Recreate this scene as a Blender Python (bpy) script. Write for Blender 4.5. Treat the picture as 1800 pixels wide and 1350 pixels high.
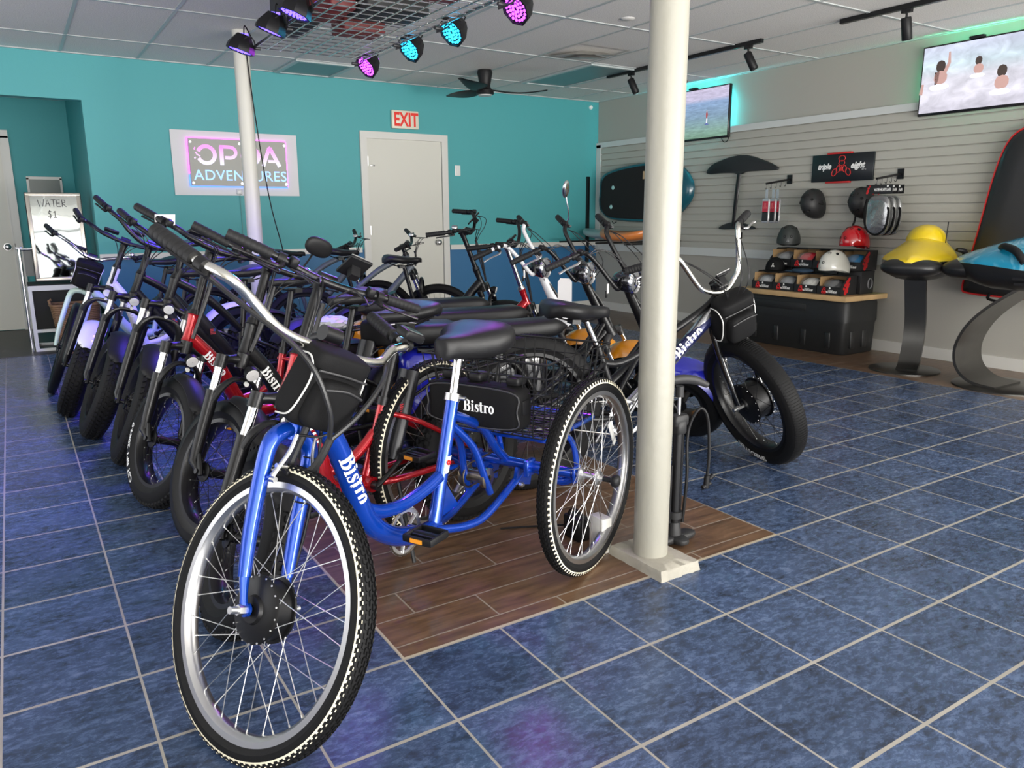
import bpy, bmesh, math, random
from math import sin, cos, pi, radians, sqrt, atan2, acos, asin
from mathutils import Matrix, Vector
for o in list(bpy.data.objects): bpy.data.objects.remove(o)
SC = bpy.context.scene
COL = SC.collection
random.seed(7)
V = Vector
T = 0.3125                     # floor tile module
WX, WY, CH = 5.6875, 6.28, 2.60   # right wall, teal wall, ceiling height
# ------------------------------------------------------------ camera
PITCH, YAW, ROLL, FPX = -0.2150222550851564, 1.0031341210478495, -0.00498169662808171, 1354.83
CP = V((-0.7775741481797909, -1.7846366576743309, 1.1998291050944947))
_F = V((cos(PITCH)*cos(YAW), cos(PITCH)*sin(YAW), sin(PITCH)))
_R = _F.cross(V((0, 0, 1))).normalized(); _U = _R.cross(_F)
_R2 = cos(ROLL)*_R + sin(ROLL)*_U; _U2 = -sin(ROLL)*_R + cos(ROLL)*_U
cd = bpy.data.cameras.new('camera'); cam = bpy.data.objects.new('camera', cd); COL.objects.link(cam)
cd.sensor_width = 36; cd.lens = FPX/1800*36; cd.clip_start = .02; cd.clip_end = 60
m3 = Matrix((_R2, _U2, -_F)).transposed(); cam.matrix_world = Matrix.Translation(CP) @ m3.to_4x4()
SC.camera = cam
# ------------------------------------------------------------ view and world
SC.view_settings.view_transform = 'Standard'; SC.view_settings.look = 'None'
SC.view_settings.exposure = 0.42; SC.view_settings.gamma = 1.0; SC.view_settings.use_curve_mapping = False
w = bpy.data.worlds.new('daylight'); SC.world = w; w.use_nodes = True
bg = w.node_tree.nodes['Background']; bg.inputs[0].default_value = (.80, .90, 1.0, 1); bg.inputs[1].default_value = 1.3
# daylight through the unseen shop front, then added lights that brighten the room
def area(name, loc, rot, sx, sy, power, color):
    l = bpy.data.lights.new(name, 'AREA'); l.shape = 'RECTANGLE'; l.size = sx; l.size_y = sy; l.energy = power; l.color = color
    o = bpy.data.objects.new(name, l); COL.objects.link(o); o.location = loc; o.rotation_euler = rot; return o
area('shopfront_daylight', (1.2, -9.5, 2.2), (radians(92), 0, 0), 16, 5.5, 560, (1.0, .955, .89))
area('added_ceiling_bounce', (1.2, -6.4, .15), (radians(148), 0, 0), 11, 2.6, 1500, (1.0, .96, .90))  # added up-tilted light, brightens the ceiling; no pavement is built
area('added_side_fill', (-3.45, 2.6, 1.55), (radians(96), 0, radians(-90)), 6.0, 2.0, 62, (.97, .985, 1.0))  # added fill from the left, lifts the back of the room
area('added_front_right_fill', (5.3, -3.6, 1.5), (radians(92), 0, radians(38)), 2.6, 2.0, 120, (1.0, .965, .91))  # added fill from the right front, brightens the floor on that side

# ------------------------------------------------------------ materials
_mats = {}
def nt(name):
    m = bpy.data.materials.new(name); m.use_nodes = True
    return m, m.node_tree.nodes, m.node_tree.links, m.node_tree.nodes['Principled BSDF']
def mat(name, col, rough=.5, metal=0, coat=0, bump=0, bscale=200, noise=0, emit=0, spec=.5, alpha=1, trans=0, sheen=0):
    if name in _mats: return _mats[name]
    m, N, L, B = nt(name)
    B.inputs['Base Color'].default_value = (*col, 1); B.inputs['Roughness'].default_value = rough
    B.inputs['Metallic'].default_value = metal; B.inputs['Coat Weight'].default_value = coat
    B.inputs['Specular IOR Level'].default_value = spec
    if sheen: B.inputs['Sheen Weight'].default_value = sheen
    if trans: B.inputs['Transmission Weight'].default_value = trans
    if alpha < 1: B.inputs['Alpha'].default_value = alpha
    if emit:
        B.inputs['Emission Color'].default_value = (*col, 1); B.inputs['Emission Strength'].default_value = emit
    tc = N.new('ShaderNodeTexCoord'); nz = N.new('ShaderNodeTexNoise'); nz.inputs['Scale'].default_value = bscale
    L.new(tc.outputs['Object'], nz.inputs['Vector'])
    if bump:
        b = N.new('ShaderNodeBump'); b.inputs['Strength'].default_value = bump; b.inputs['Distance'].default_value = .002
        L.new(nz.outputs['Fac'], b.inputs['Height']); L.new(b.outputs['Normal'], B.inputs['Normal'])
    if noise:
        mx = N.new('ShaderNodeMix'); mx.data_type = 'RGBA'; mx.inputs[6].default_value = (*[c*(1-noise) for c in col], 1)
        mx.inputs[7].default_value = (*[min(1, c*(1+noise)) for c in col], 1)
        n2 = N.new('ShaderNodeTexNoise'); n2.inputs['Scale'].default_value = bscale*.15; n2.inputs['Detail'].default_value = 4
        L.new(tc.outputs['Object'], n2.inputs['Vector']); L.new(n2.outputs['Fac'], mx.inputs[0]); L.new(mx.outputs[2], B.inputs['Base Color'])
    _mats[name] = m; return m
RUB = mat('tyre rubber', (.008, .008, .0085), .6, spec=.16, bump=.2, bscale=400)
RUBS = mat('tyre rubber smooth', (.006, .006, .0065), .42, spec=.18)
BLKM = mat('black satin metal', (.006, .006, .007), .34, spec=.35, coat=.08)
BLKP = mat('black plastic', (.009, .009, .010), .45, spec=.25, bump=.1, bscale=900)
GRIP = mat('grip rubber', (.014, .014, .015), .55, spec=.25, bump=.15, bscale=600)
LEATH = mat('black vinyl', (.009, .009, .010), .40, spec=.35, bump=.25, bscale=500)
CHR = mat('polished chrome', (.83, .83, .84), .12, 1)
ALU = mat('brushed alloy', (.58, .58, .58), .32, 1)
STEEL = mat('spoke steel', (.66, .66, .65), .28, 1)
CREAM = mat('cream tyre band', (.78, .72, .55), .6)
RED = mat('candy red paint', (.42, .006, .012), .22, .45, .8)
BLUE = mat('candy blue paint', (.003, .055, .44), .20, .5, .7)
WHT = mat('white paint', (.72, .72, .74), .3, 0, .6)
MINT = mat('mint paint', (.50, .66, .60), .32, 0, .4)
ORG = mat('amber orange paint', (.72, .27, .01), .22, 0, .9)
NBLU = mat('royal blue paint', (.015, .02, .42), .2, 0, .9)
GREY = mat('grey paint', (.10, .12, .14), .35)
LTXT = mat('white lettering', (.88, .88, .86), .5)
CLEAR = mat('lamp glass', (.75, .78, .8), .08, .6)
CHAINM = mat('chain steel', (.12, .10, .08), .4, .9)
REDTXT = mat('red print', (.55, .012, .015), .5)
BAGM = mat('black nylon', (.007, .007, .0075), .7, spec=.15, bump=.4, bscale=700)
PIPING = mat('reflective piping', (.62, .62, .60), .4)
PAPER = mat('white paper tag', (.82, .80, .80), .7)

# ------------------------------------------------------------ mesh builder
def spline(pts, k=6, closed=False):
    P = [V(p) for p in pts]; n = len(P)
    if n < 3 or k < 2: return P
    out = []
    for i in range(n if closed else n-1):
        if closed: a, b, c, d = P[i-1], P[i], P[(i+1) % n], P[(i+2) % n]
        else: a, b, c, d = P[max(i-1, 0)], P[i], P[i+1], P[min(i+2, n-1)]
        for j in range(k):
            t = j/k; t2 = t*t; t3 = t2*t
            out.append(.5*((2*b)+(c-a)*t+(2*a-5*b+4*c-d)*t2+(3*b-a-3*c+d)*t3))
    if not closed: out.append(P[-1])
    return out
def basis(d, up=None):
    d = d.normalized(); up = V(up) if up is not None else V((0, 0, 1))
    if abs(d.dot(up)) > .98: up = V((1, 0, 0))
    a = up.cross(d).normalized(); return a, d.cross(a)
class MB:
    def __init__(s, M=None): s.v = []; s.f = []; s.M = M or Matrix.Identity(4)
    def add(s, vs, fs):
        n = len(s.v); s.v += [tuple(s.M @ V(p)) for p in vs]; s.f += [tuple(i+n for i in f) for f in fs]; return s
    def rings(s, R, closed=False, caps=True, wrap=True):
        n = len(R[0]); vs = [p for r in R for p in r]; fs = []; m = len(R)
        for i in range(m if closed else m-1):
            for j in range(n if wrap else n-1):
                a, b = i*n+j, i*n+(j+1) % n; c, d = ((i+1) % m)*n+(j+1) % n, ((i+1) % m)*n+j
                fs.append((a, b, c, d))
        if caps and not closed and wrap: fs.append(tuple(reversed(range(n)))); fs.append(tuple((m-1)*n+j for j in range(n)))
        return s.add(vs, fs)
    def tube(s, pts, r, seg=10, k=1, closed=False, caps=True, flat=None):
        P = spline(pts, k, closed) if k > 1 else [V(p) for p in pts]
        n = len(P); R = []; a = None
        for i, p in enumerate(P):
            if closed: d = P[(i+1) % n]-P[i-1]
            else: d = P[min(i+1, n-1)]-P[max(i-1, 0)]
            if d.length < 1e-9: d = V((0, 0, 1))
            d.normalize()
            if a is None: a, b = basis(d)
            else:
                a = (a-d*a.dot(d))
                if a.length < 1e-6: a, b = basis(d)
                a.normalize(); b = d.cross(a)
            if isinstance(r, (list, tuple)):
                x = i/(n-1)*(len(r)-1) if n > 1 else 0; q = min(int(x), len(r)-2); rr = r[q]+(r[q+1]-r[q])*(x-q)
            else: rr = r
            ra, rb = (rr, rr) if flat is None else (rr*flat[0], rr*flat[1])
            R.append([p+a*ra*cos(2*pi*j/seg)+b*rb*sin(2*pi*j/seg) for j in range(seg)])
        return s.rings(R, closed, caps)
    def cyl(s, p0, p1, r, r2=None, seg=16): return s.tube([p0, p1], [r, r if r2 is None else r2], seg)
    def lathe(s, prof, o=(0, 0, 0), ax=(0, 0, 1), seg=32, a0=0, a1=2*pi, closed=False):
        # prof: (radius, height along axis)
        o = V(o); ax = V(ax).normalized(); a, b = basis(ax); full = abs(a1-a0-2*pi) < 1e-6
        n = seg if full else seg+1
        R = [[o+ax*h+(a*cos(a0+(a1-a0)*j/seg)+b*sin(a0+(a1-a0)*j/seg))*r for r, h in prof] for j in range(n)]
        return s.rings(R, full, False, closed)
    def box(s, c, sz, R=None, bev=0):
        c = V(c); x, y, z = [q/2 for q in sz]; R = R or Matrix.Identity(3)
        if bev:
            b = min(bev, x*.9, y*.9, z*.9); rings = []
            for zz, ins in ((-z, b), (-z+b*.3, b*.3), (-z+b, 0), (z-b, 0), (z-b*.3, b*.3), (z, b)):
                X, Y = x-ins, y-ins; bb = b
                pts = []
                for sx, sy, q0 in ((1, 1, 0), (-1, 1, 1), (-1, -1, 2), (1, -1, 3)):
                    for t in (0, .5, 1):
                        an = (q0+t)*pi/2; rb = min(bb, X*.9, Y*.9); pts.append(c+R @ V((sx*(X-rb)+cos(an)*rb, sy*(Y-rb)+sin(an)*rb, zz)))
                rings.append(pts)
            return s.rings(rings)
        vs = [c+R @ V((a*x, b2*y, d*z)) for a in (-1, 1) for b2 in (-1, 1) for d in (-1, 1)]
        return s.add(vs, [(0, 1, 3, 2), (4, 6, 7, 5), (0, 4, 5, 1), (2, 3, 7, 6), (0, 2, 6, 4), (1, 5, 7, 3)])
    def prism(s, poly, o, u, v, th):
        o, u, v = V(o), V(u).normalized(), V(v).normalized(); n = u.cross(v); k = len(poly)
        vs = [o+u*a+v*b for a, b in poly]+[o+u*a+v*b+n*th for a, b in poly]
        return s.add(vs, [tuple(reversed(range(k))), tuple(range(k, 2*k))]+[(i, (i+1) % k, k+(i+1) % k, k+i) for i in range(k)])
    def sell(s, c, rad, e1=1, e2=1, R=None, nu=24, nv=14, v0=-pi/2, v1=pi/2):
        # superellipsoid; e<1 boxy
        c = V(c); R = R or Matrix.Identity(3); f = lambda x, e: math.copysign(abs(x)**e, x)
        rg = []
        for i in range(nv+1):
            b = v0+(v1-v0)*i/nv; b = max(min(b, pi/2-1e-3), -pi/2+1e-3)
            rg.append([c+R @ V((rad[0]*f(cos(b), e1)*f(cos(2*pi*j/nu), e2), rad[1]*f(cos(b), e1)*f(sin(2*pi*j/nu), e2), rad[2]*f(sin(b), e1))) for j in range(nu)])
        return s.rings(rg)
    def obj(s, name, m, parent=None, angle=40, flat=False):
        me = bpy.data.meshes.new(name); me.from_pydata(s.v, [], s.f); me.materials.append(m)
        bm = bmesh.new(); bm.from_mesh(me); bmesh.ops.recalc_face_normals(bm, faces=bm.faces); bm.to_mesh(me); bm.free()
        if not flat: me.shade_smooth(); me.set_sharp_from_angle(angle=radians(angle))
        o = bpy.data.objects.new(name, me); COL.objects.link(o)
        if parent: o.parent = parent
        return o
def tag(o, label=None, cat=None, group=None, kind=None):
    if label: o['label'] = label
    if cat: o['category'] = cat
    if group: o['group'] = group
    if kind: o['kind'] = kind
    return o
def empty(name, label, cat, loc=(0, 0, 0), rot=(0, 0, 0), group=None):
    o = bpy.data.objects.new(name, None); COL.objects.link(o); o.location = loc; o.rotation_euler = rot
    o.empty_display_size = .1
    return tag(o, label, cat, group)
def struct(mb, name, m, **k):
    o = mb.obj(name, m, flat=True, **k); o['kind'] = 'structure'; return o
def copy_tree(o, parent=None):
    c = o.copy(); COL.objects.link(c); c.parent = parent
    for ch in o.children: copy_tree(ch, c)
    return c
# ------------------------------------------------------------ lettering
_tc = {}
def cond(g, k): return ([(x*k, y) for x, y in g[0]], g[1], g[2]*k)
def text_geo(s, bold=0.0, shear=0.0, spacing=1.0):
    key = (s, bold, shear, spacing)
    if key not in _tc:
        cu = bpy.data.curves.new('t', 'FONT'); cu.body = s; cu.size = 1; cu.offset = bold; cu.shear = shear; cu.space_character = spacing; cu.resolution_u = 4
        ob = bpy.data.objects.new('t', cu); COL.objects.link(ob); bpy.context.view_layer.update()
        me = ob.to_mesh(); vs = [tuple(v.co) for v in me.vertices]; fs = [tuple(p.vertices) for p in me.polygons]
        ob.to_mesh_clear(); bpy.data.objects.remove(ob); bpy.data.curves.remove(cu)
        x0 = min(v[0] for v in vs); x1 = max(v[0] for v in vs); y0 = min(v[1] for v in vs); y1 = max(v[1] for v in vs)
        _tc[key] = ([((v[0]-x0)/(y1-y0), (v[1]-y0)/(y1-y0)) for v in vs], fs, (x1-x0)/(y1-y0))
    return _tc[key]
def ribbon(pts, ws):
    n = len(pts); L = []; R = []
    for i, (x, y) in enumerate(pts):
        a = pts[max(i-1, 0)]; b = pts[min(i+1, n-1)]; dx, dy = b[0]-a[0], b[1]-a[1]; l = math.hypot(dx, dy) or 1
        w_ = ws[i] if isinstance(ws, (list, tuple)) else ws; nx, ny = -dy/l*w_/2, dx/l*w_/2
        L.append((x+nx, y+ny)); R.append((x-nx, y-ny))
    return L+R, [(i, i+1, n+i+1, n+i) for i in range(n-1)]
def arc(cx, cy, rx, ry, a0, a1, n=10): return [(cx+rx*cos(radians(a0+(a1-a0)*i/n)), cy+ry*sin(radians(a0+(a1-a0)*i/n))) for i in range(n+1)]
def bistro_geo():
    # fat-face serif wordmark, cap height 1
    vs, fs = [], []
    def put(g):
        n = len(vs); vs.extend(g[0]); fs.extend(tuple(i+n for i in f) for f in g[1])
    def bar(x0, y0, x1, y1):
        k = max(1, int((y1-y0)/.09)); put(([(x, y0+(y1-y0)*i/k) for i in range(k+1) for x in (x0, x1)], [(2*i, 2*i+1, 2*i+3, 2*i+2) for i in range(k)]))
    def th(n, a, b): return [a+(b-a)*sin(pi*i/(n-1)) for i in range(n)]
    bar(.10, 0, .32, 1); bar(0, 0, .4, .07); bar(0, .93, .4, 1)
    put(ribbon(arc(.36, .74, .22, .215, 90, -90, 10), th(11, .07, .2))); put(ribbon(arc(.36, .27, .27, .235, 90, -90, 10), th(11, .07, .22)))
    x = .78; bar(x+.06, 0, x+.25, .66); bar(x, 0, x+.31, .07); bar(x, .60, x+.12, .66)
    n = 12; put(([(x+.155+.115*cos(2*pi*i/n), .85+.115*sin(2*pi*i/n)) for i in range(n)], [tuple(range(n))]))
    x = 1.16; S = [(x+.36, .56), (x+.25, .64), (x+.11, .58), (x+.10, .45), (x+.22, .34), (x+.33, .24), (x+.31, .08), (x+.17, .03), (x+.04, .10)]
    put(ribbon(S, [.04, .06, .13, .17, .2, .17, .13, .06, .04])); bar(x+.32, .46, x+.37, .66); bar(x+.01, .02, x+.06, .22)
    x = 1.60; bar(x+.08, .08, x+.27, .86); bar(x, .59, x+.38, .66); put(ribbon([(x+.175, .12), (x+.22, .03), (x+.32, .03), (x+.38, .10)], [.19, .1, .06, .04]))
    x = 2.04; bar(x+.06, 0, x+.25, .66); bar(x, 0, x+.32, .07); bar(x, .60, x+.12, .66); put(ribbon([(x+.2, .44), (x+.27, .6), (x+.36, .62), (x+.42, .52)], [.06, .09, .12, .14]))
    x = 2.54; put(ribbon(arc(x+.24, .33, .17, .29, 0, 360, 20), [.09+.11*abs(cos(2*pi*i/20)) for i in range(21)]))
    return vs, fs, 3.0
def flat_text(mb, geo, o, u, v, h, centre=True):
    vs, fs, wd = geo; o, u, v = V(o), V(u).normalized(), V(v).normalized(); off = wd/2 if centre else 0
    return mb.add([o+u*((x-off)*h)+v*((y-.5)*h) for x, y in vs], fs)
# ============================================================ room
def floor_mat():
    m, N, L, B = nt('blue slate floor tile and wood plank tile')
    tc = N.new('ShaderNodeTexCoord'); sx = N.new('ShaderNodeSeparateXYZ'); L.new(tc.outputs['Object'], sx.inputs[0])
    def M(op, a, b=None, c=None, clamp=False):
        n = N.new('ShaderNodeMath'); n.operation = op; n.use_clamp = clamp
        for i, q in enumerate((a, b, c)):
            if q is None: continue
            if isinstance(q, (int, float)): n.inputs[i].default_value = q
            else: L.new(q, n.inputs[i])
        return n.outputs[0]
    X, Y = sx.outputs[0], sx.outputs[1]
    tx, ty = M('DIVIDE', X, T), M('DIVIDE', Y, T)
    def line(t, wd):  # 1 on the joint
        f = M('FRACT', t); d = M('MINIMUM', f, M('SUBTRACT', 1, f)); return M('LESS_THAN', d, wd)
    g1 = M('MAXIMUM', line(tx, .0105), line(ty, .0165))
    # plank tile: rows half a tile, staggered joints each third row
    py = M('ADD', M('MULTIPLY', ty, 2.06), .57); row = M('FLOOR', py)
    px = M('ADD', M('DIVIDE', tx, 1.93), M('MULTIPLY', row, .355)); px = M('ADD', px, .06)
    g2 = M('MAXIMUM', line(py, .018), line(px, .0045))
    # wood masks
    def rng(t, a, b): return M('MULTIPLY', M('GREATER_THAN', t, a), M('LESS_THAN', t, b))
    isl = M('MULTIPLY', rng(tx, 0, 5), rng(ty, 0, 5))
    strip = M('MAXIMUM', M('GREATER_THAN', tx, 15), M('MULTIPLY', M('GREATER_THAN', ty, 17), M('GREATER_THAN', tx, 9)))
    wood = M('MAXIMUM', isl, strip)
    edge = M('MULTIPLY', isl, M('MAXIMUM', M('LESS_THAN', ty, .03), M('LESS_THAN', tx, .02)))
    # blue slate
    mp = N.new('ShaderNodeMapping'); mp.inputs['Scale'].default_value = (5, 9.5, 5); mp.inputs['Rotation'].default_value = (0, 0, .3); L.new(tc.outputs['Object'], mp.inputs[0])
    cb = N.new('ShaderNodeCombineXYZ'); L.new(M('MULTIPLY', M('FLOOR', tx), 3.7), cb.inputs[0]); L.new(M('MULTIPLY', M('FLOOR', ty), 5.3), cb.inputs[1])
    va = N.new('ShaderNodeVectorMath'); va.operation = 'ADD'; L.new(mp.outputs[0], va.inputs[0]); L.new(cb.outputs[0], va.inputs[1])
    n1 = N.new('ShaderNodeTexNoise'); n1.inputs['Scale'].default_value = 4.6; n1.inputs['Detail'].default_value = 12; n1.inputs['Roughness'].default_value = .80; n1.inputs['Distortion'].default_value = .35
    L.new(va.outputs[0], n1.inputs['Vector'])
    cr = N.new('ShaderNodeValToRGB'); e = cr.color_ramp.elements
    e[0].position = .36; e[0].color = (.016, .021, .034, 1); e[1].position = .67; e[1].color = (.22, .27, .40, 1)
    for p, c in ((.43, (.026, .038, .068, 1)), (.49, (.047, .074, .142, 1)), (.57, (.072, .112, .210, 1))):
        q = cr.color_ramp.elements.new(p); q.color = c
    nb = N.new('ShaderNodeTexNoise'); nb.inputs['Scale'].default_value = .9; nb.inputs['Detail'].default_value = 3; L.new(va.outputs[0], nb.inputs['Vector'])
    L.new(M('ADD', M('MULTIPLY', n1.outputs['Fac'], .78), M('MULTIPLY', nb.outputs['Fac'], .22)), cr.inputs[0])
    tv = N.new('ShaderNodeTexWhiteNoise'); tv.noise_dimensions = '2D'; L.new(cb.outputs[0], tv.inputs['Vector'])
    hs = N.new('ShaderNodeHueSaturation'); L.new(cr.outputs[0], hs.inputs['Color']); L.new(M('ADD', M('MULTIPLY', tv.outputs['Value'], .3), .85), hs.inputs['Value'])
    # small pale flecks
    n3 = N.new('ShaderNodeTexNoise'); n3.inputs['Scale'].default_value = 14; n3.inputs['Detail'].default_value = 3; L.new(va.outputs[0], n3.inputs['Vector'])
    fl = N.new('ShaderNodeMix'); fl.data_type = 'RGBA'; L.new(M('GREATER_THAN', n3.outputs['Fac'], .74), fl.inputs[0]); L.new(hs.outputs[0], fl.inputs[6]); fl.inputs[7].default_value = (.22, .27, .36, 1)
    # wood
    mw = N.new('ShaderNodeMapping'); mw.inputs['Scale'].default_value = (4, 26, 3); L.new(tc.outputs['Object'], mw.inputs[0])
    cw = N.new('ShaderNodeCombineXYZ'); L.new(M('MULTIPLY', M('FLOOR', px), 7.3), cw.inputs[0]); L.new(M('MULTIPLY', row, 3.1), cw.inputs[1])
    vw = N.new('ShaderNodeVectorMath'); vw.operation = 'ADD'; L.new(mw.outputs[0], vw.inputs[0]); L.new(cw.outputs[0], vw.inputs[1])
    n2 = N.new('ShaderNodeTexNoise'); n2.inputs['Scale'].default_value = 1.5; n2.inputs['Detail'].default_value = 8; L.new(vw.outputs[0], n2.inputs['Vector'])
    c2 = N.new('ShaderNodeValToRGB'); e = c2.color_ramp.elements
    e[0].position = .3; e[0].color = (.080, .044, .025, 1); e[1].position = .72; e[1].color = (.20, .115, .066, 1); L.new(n2.outputs['Fac'], c2.inputs[0])
    def mix(f, a, b):
        n = N.new('ShaderNodeMix'); n.data_type = 'RGBA'; L.new(f, n.inputs[0])
        for i, q in ((6, a), (7, b)):
            if isinstance(q, tuple): n.inputs[i].default_value = (*q, 1)
            else: L.new(q, n.inputs[i])
        return n.outputs[2]
    ng = N.new('ShaderNodeTexNoise'); ng.inputs['Scale'].default_value = 3; L.new(tc.outputs['Object'], ng.inputs['Vector'])
    grout = mix(ng.outputs['Fac'], (.20, .185, .16), (.46, .43, .38))
    wcol = mix(g2, c2.outputs[0], (.27, .225, .18)); bcol = mix(g1, fl.outputs[2], grout)
    L.new(mix(edge, mix(wood, bcol, wcol), (.45, .39, .29)), B.inputs['Base Color'])
    gg = M('ADD', M('MULTIPLY', g1, M('SUBTRACT', 1, wood)), M('MULTIPLY', g2, wood))
    rr = M('ADD', M('ADD', M('MULTIPLY', M('MULTIPLY', n1.outputs['Fac'], .14), M('SUBTRACT', 1, wood)), M('MULTIPLY', wood, .12)), M('ADD', .20, M('MULTIPLY', gg, .4)))
    L.new(rr, B.inputs['Roughness'])
    hb = M('ADD', M('MULTIPLY', M('MULTIPLY', n1.outputs['Fac'], .35), M('SUBTRACT', 1, wood)), M('ADD', M('MULTIPLY', gg, -1.5), M('MULTIPLY', M('MULTIPLY', n2.outputs['Fac'], .25), wood)))
    b = N.new('ShaderNodeBump'); b.inputs['Strength'].default_value = .30; b.inputs['Distance'].default_value = .003; L.new(hb, b.inputs['Height']); L.new(b.outputs[0], B.inputs['Normal'])
    B.inputs['Specular IOR Level'].default_value = .42
    return m
LX, FY, AY = -3.6, -4.8, 8.2     # left wall, shop front line, alcove back wall
struct(MB().box(((LX+WX)/2, (FY+AY)/2, -.05), (WX-LX+.4, AY-FY+.4, .1)), 'floor', floor_mat())
# dark vinyl of the back hall
struct(MB().box(((LX-.1)/2, (WY+AY)/2, .002), (-.1-LX, AY-WY+.12, .004)), 'trim_hall_floor', mat('dark vinyl plank', (.035, .032, .028), .45, noise=.5, bscale=60))

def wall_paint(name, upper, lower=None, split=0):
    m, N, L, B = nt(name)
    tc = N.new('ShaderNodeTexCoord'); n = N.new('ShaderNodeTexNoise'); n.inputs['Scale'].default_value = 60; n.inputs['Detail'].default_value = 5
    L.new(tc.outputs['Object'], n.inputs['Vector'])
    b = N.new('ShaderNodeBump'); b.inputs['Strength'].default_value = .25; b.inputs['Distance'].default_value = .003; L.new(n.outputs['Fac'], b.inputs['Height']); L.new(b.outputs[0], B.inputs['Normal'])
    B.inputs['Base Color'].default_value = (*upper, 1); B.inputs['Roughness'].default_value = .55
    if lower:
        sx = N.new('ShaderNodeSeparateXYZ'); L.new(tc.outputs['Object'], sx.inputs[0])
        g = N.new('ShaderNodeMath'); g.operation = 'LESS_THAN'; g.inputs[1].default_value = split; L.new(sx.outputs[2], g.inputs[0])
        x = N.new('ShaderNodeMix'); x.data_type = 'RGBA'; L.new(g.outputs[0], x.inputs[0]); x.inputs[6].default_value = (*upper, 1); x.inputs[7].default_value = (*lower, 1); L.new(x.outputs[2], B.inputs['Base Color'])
    return m
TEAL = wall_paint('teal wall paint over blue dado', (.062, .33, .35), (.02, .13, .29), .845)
TEALD = wall_paint('teal hall paint', (.03, .29, .31))
GREYW = wall_paint('warm grey wall paint', (.40, .385, .345))
WTRIM = mat('white trim paint', (.62, .61, .575), .4)
DOORM = mat('off white door paint', (.60, .59, .53), .45, bump=.1, bscale=80)
OX = -.112; OZ = 2.212         # opening jamb and head
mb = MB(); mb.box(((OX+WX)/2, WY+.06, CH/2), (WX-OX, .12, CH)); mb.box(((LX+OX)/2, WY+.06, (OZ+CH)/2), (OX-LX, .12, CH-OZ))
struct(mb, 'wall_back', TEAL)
struct(MB().box(((LX+.2)/2, AY+.06, 1.3), (.2-LX, .12, 2.6)), 'wall_hall_back', TEALD)
struct(MB().box((OX+.045, (WY+.12+AY)/2, 1.3), (.09, AY-WY-.12, 2.6)), 'wall_hall_right', TEALD)
struct(MB().box((WX+.06, (FY+AY)/2, CH/2), (.12, AY-FY, CH)), 'wall_right', GREYW)
struct(MB().box((LX-.06, (FY+AY)/2, CH/2), (.12, AY-FY, CH)), 'wall_left', GREYW)
# ceiling: lay-in panels on a T-bar grid
def ceil_mat():
    m, N, L, B = nt('mineral fibre ceiling panel')
    tc = N.new('ShaderNodeTexCoord'); n = N.new('ShaderNodeTexNoise'); n.inputs['Scale'].default_value = 130; n.inputs['Detail'].default_value = 4; L.new(tc.outputs['Object'], n.inputs['Vector'])
    c = N.new('ShaderNodeValToRGB'); c.color_ramp.elements[0].color = (.58, .565, .545, 1); c.color_ramp.elements[1].color = (.78, .76, .73, 1); c.color_ramp.elements[0].position = .35; c.color_ramp.elements[1].position = .62
    L.new(n.outputs['Fac'], c.inputs[0]); L.new(c.outputs[0], B.inputs['Base Color']); B.inputs['Roughness'].default_value = .9
    b = N.new('ShaderNodeBump'); b.inputs['Strength'].default_value = .4; b.inputs['Distance'].default_value = .004; L.new(n.outputs['Fac'], b.inputs['Height']); L.new(b.outputs[0], B.inputs['Normal'])
    return m
CEIL = ceil_mat()
struct(MB().box(((LX+WX)/2, (FY+AY)/2, CH+.05), (WX-LX+.2, AY-FY+.2, .1)), 'ceiling', CEIL)
gx = [.37+.605*k for k in range(-6, 9)]; gy = [1.83+1.235*k for k in range(-5, 4)]
mb = MB()
for x in gx: mb.box((x, (FY+WY)/2, CH-.002), (.024, WY-FY, .006))
for y in gy: mb.box(((LX+WX)/2, y, CH-.0035), (WX-LX, .024, .006))
mb.box(((LX+WX)/2, WY-.012, CH-.004), (WX-LX, .024, .01)); mb.box((WX-.012, (FY+WY)/2, CH-.004), (.024, WY-FY, .01))
struct(mb, 'trim_ceiling_grid', mat('grey T-bar enamel', (.42, .45, .45), .4))
struct(MB().box(((LX+OX)/2, (WY+.12+AY)/2, 2.44), (OX-LX, AY-WY-.12, .02)), 'trim_hall_ceiling', CEIL)
TROF = mat('unlit blue grey troffer lens', (.13, .20, .215), .35)
def troffer(x0, x1, y0, y1, label, z=CH):
    t = empty('ceiling_light', label, 'ceiling light', ((x0+x1)/2, (y0+y1)/2, z))
    c = t.location
    q = MB(); X, Y = (x1-x0)/2-.014, (y1-y0)/2-.014
    for s in (-1, 1):
        q.box((s*(X-.02), 0, -.012), (.04, 2*Y, .016)); q.box((0, s*(Y-.02), -.0125), (2*X-.08, .04, .016))
    q.obj('frame', mat('troffer frame enamel', (.42, .47, .47), .35), t)
    MB().box((0, 0, -.008), (2*X-.08, 2*Y-.08, .008)).obj('diffuser', TROF, t)
troffer(gx[4], gx[5], gy[6], gy[7], 'unlit blue-grey ceiling light panel at the top left of the ceiling')
troffer(gx[8], gx[9], gy[8]-.0, WY-.02, 'unlit ceiling light panel behind the hanging wire grid near the teal wall')
troffer(gx[12], gx[13], gy[7], gy[8], 'unlit ceiling light panel behind the black track lamp beside the white column')
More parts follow.
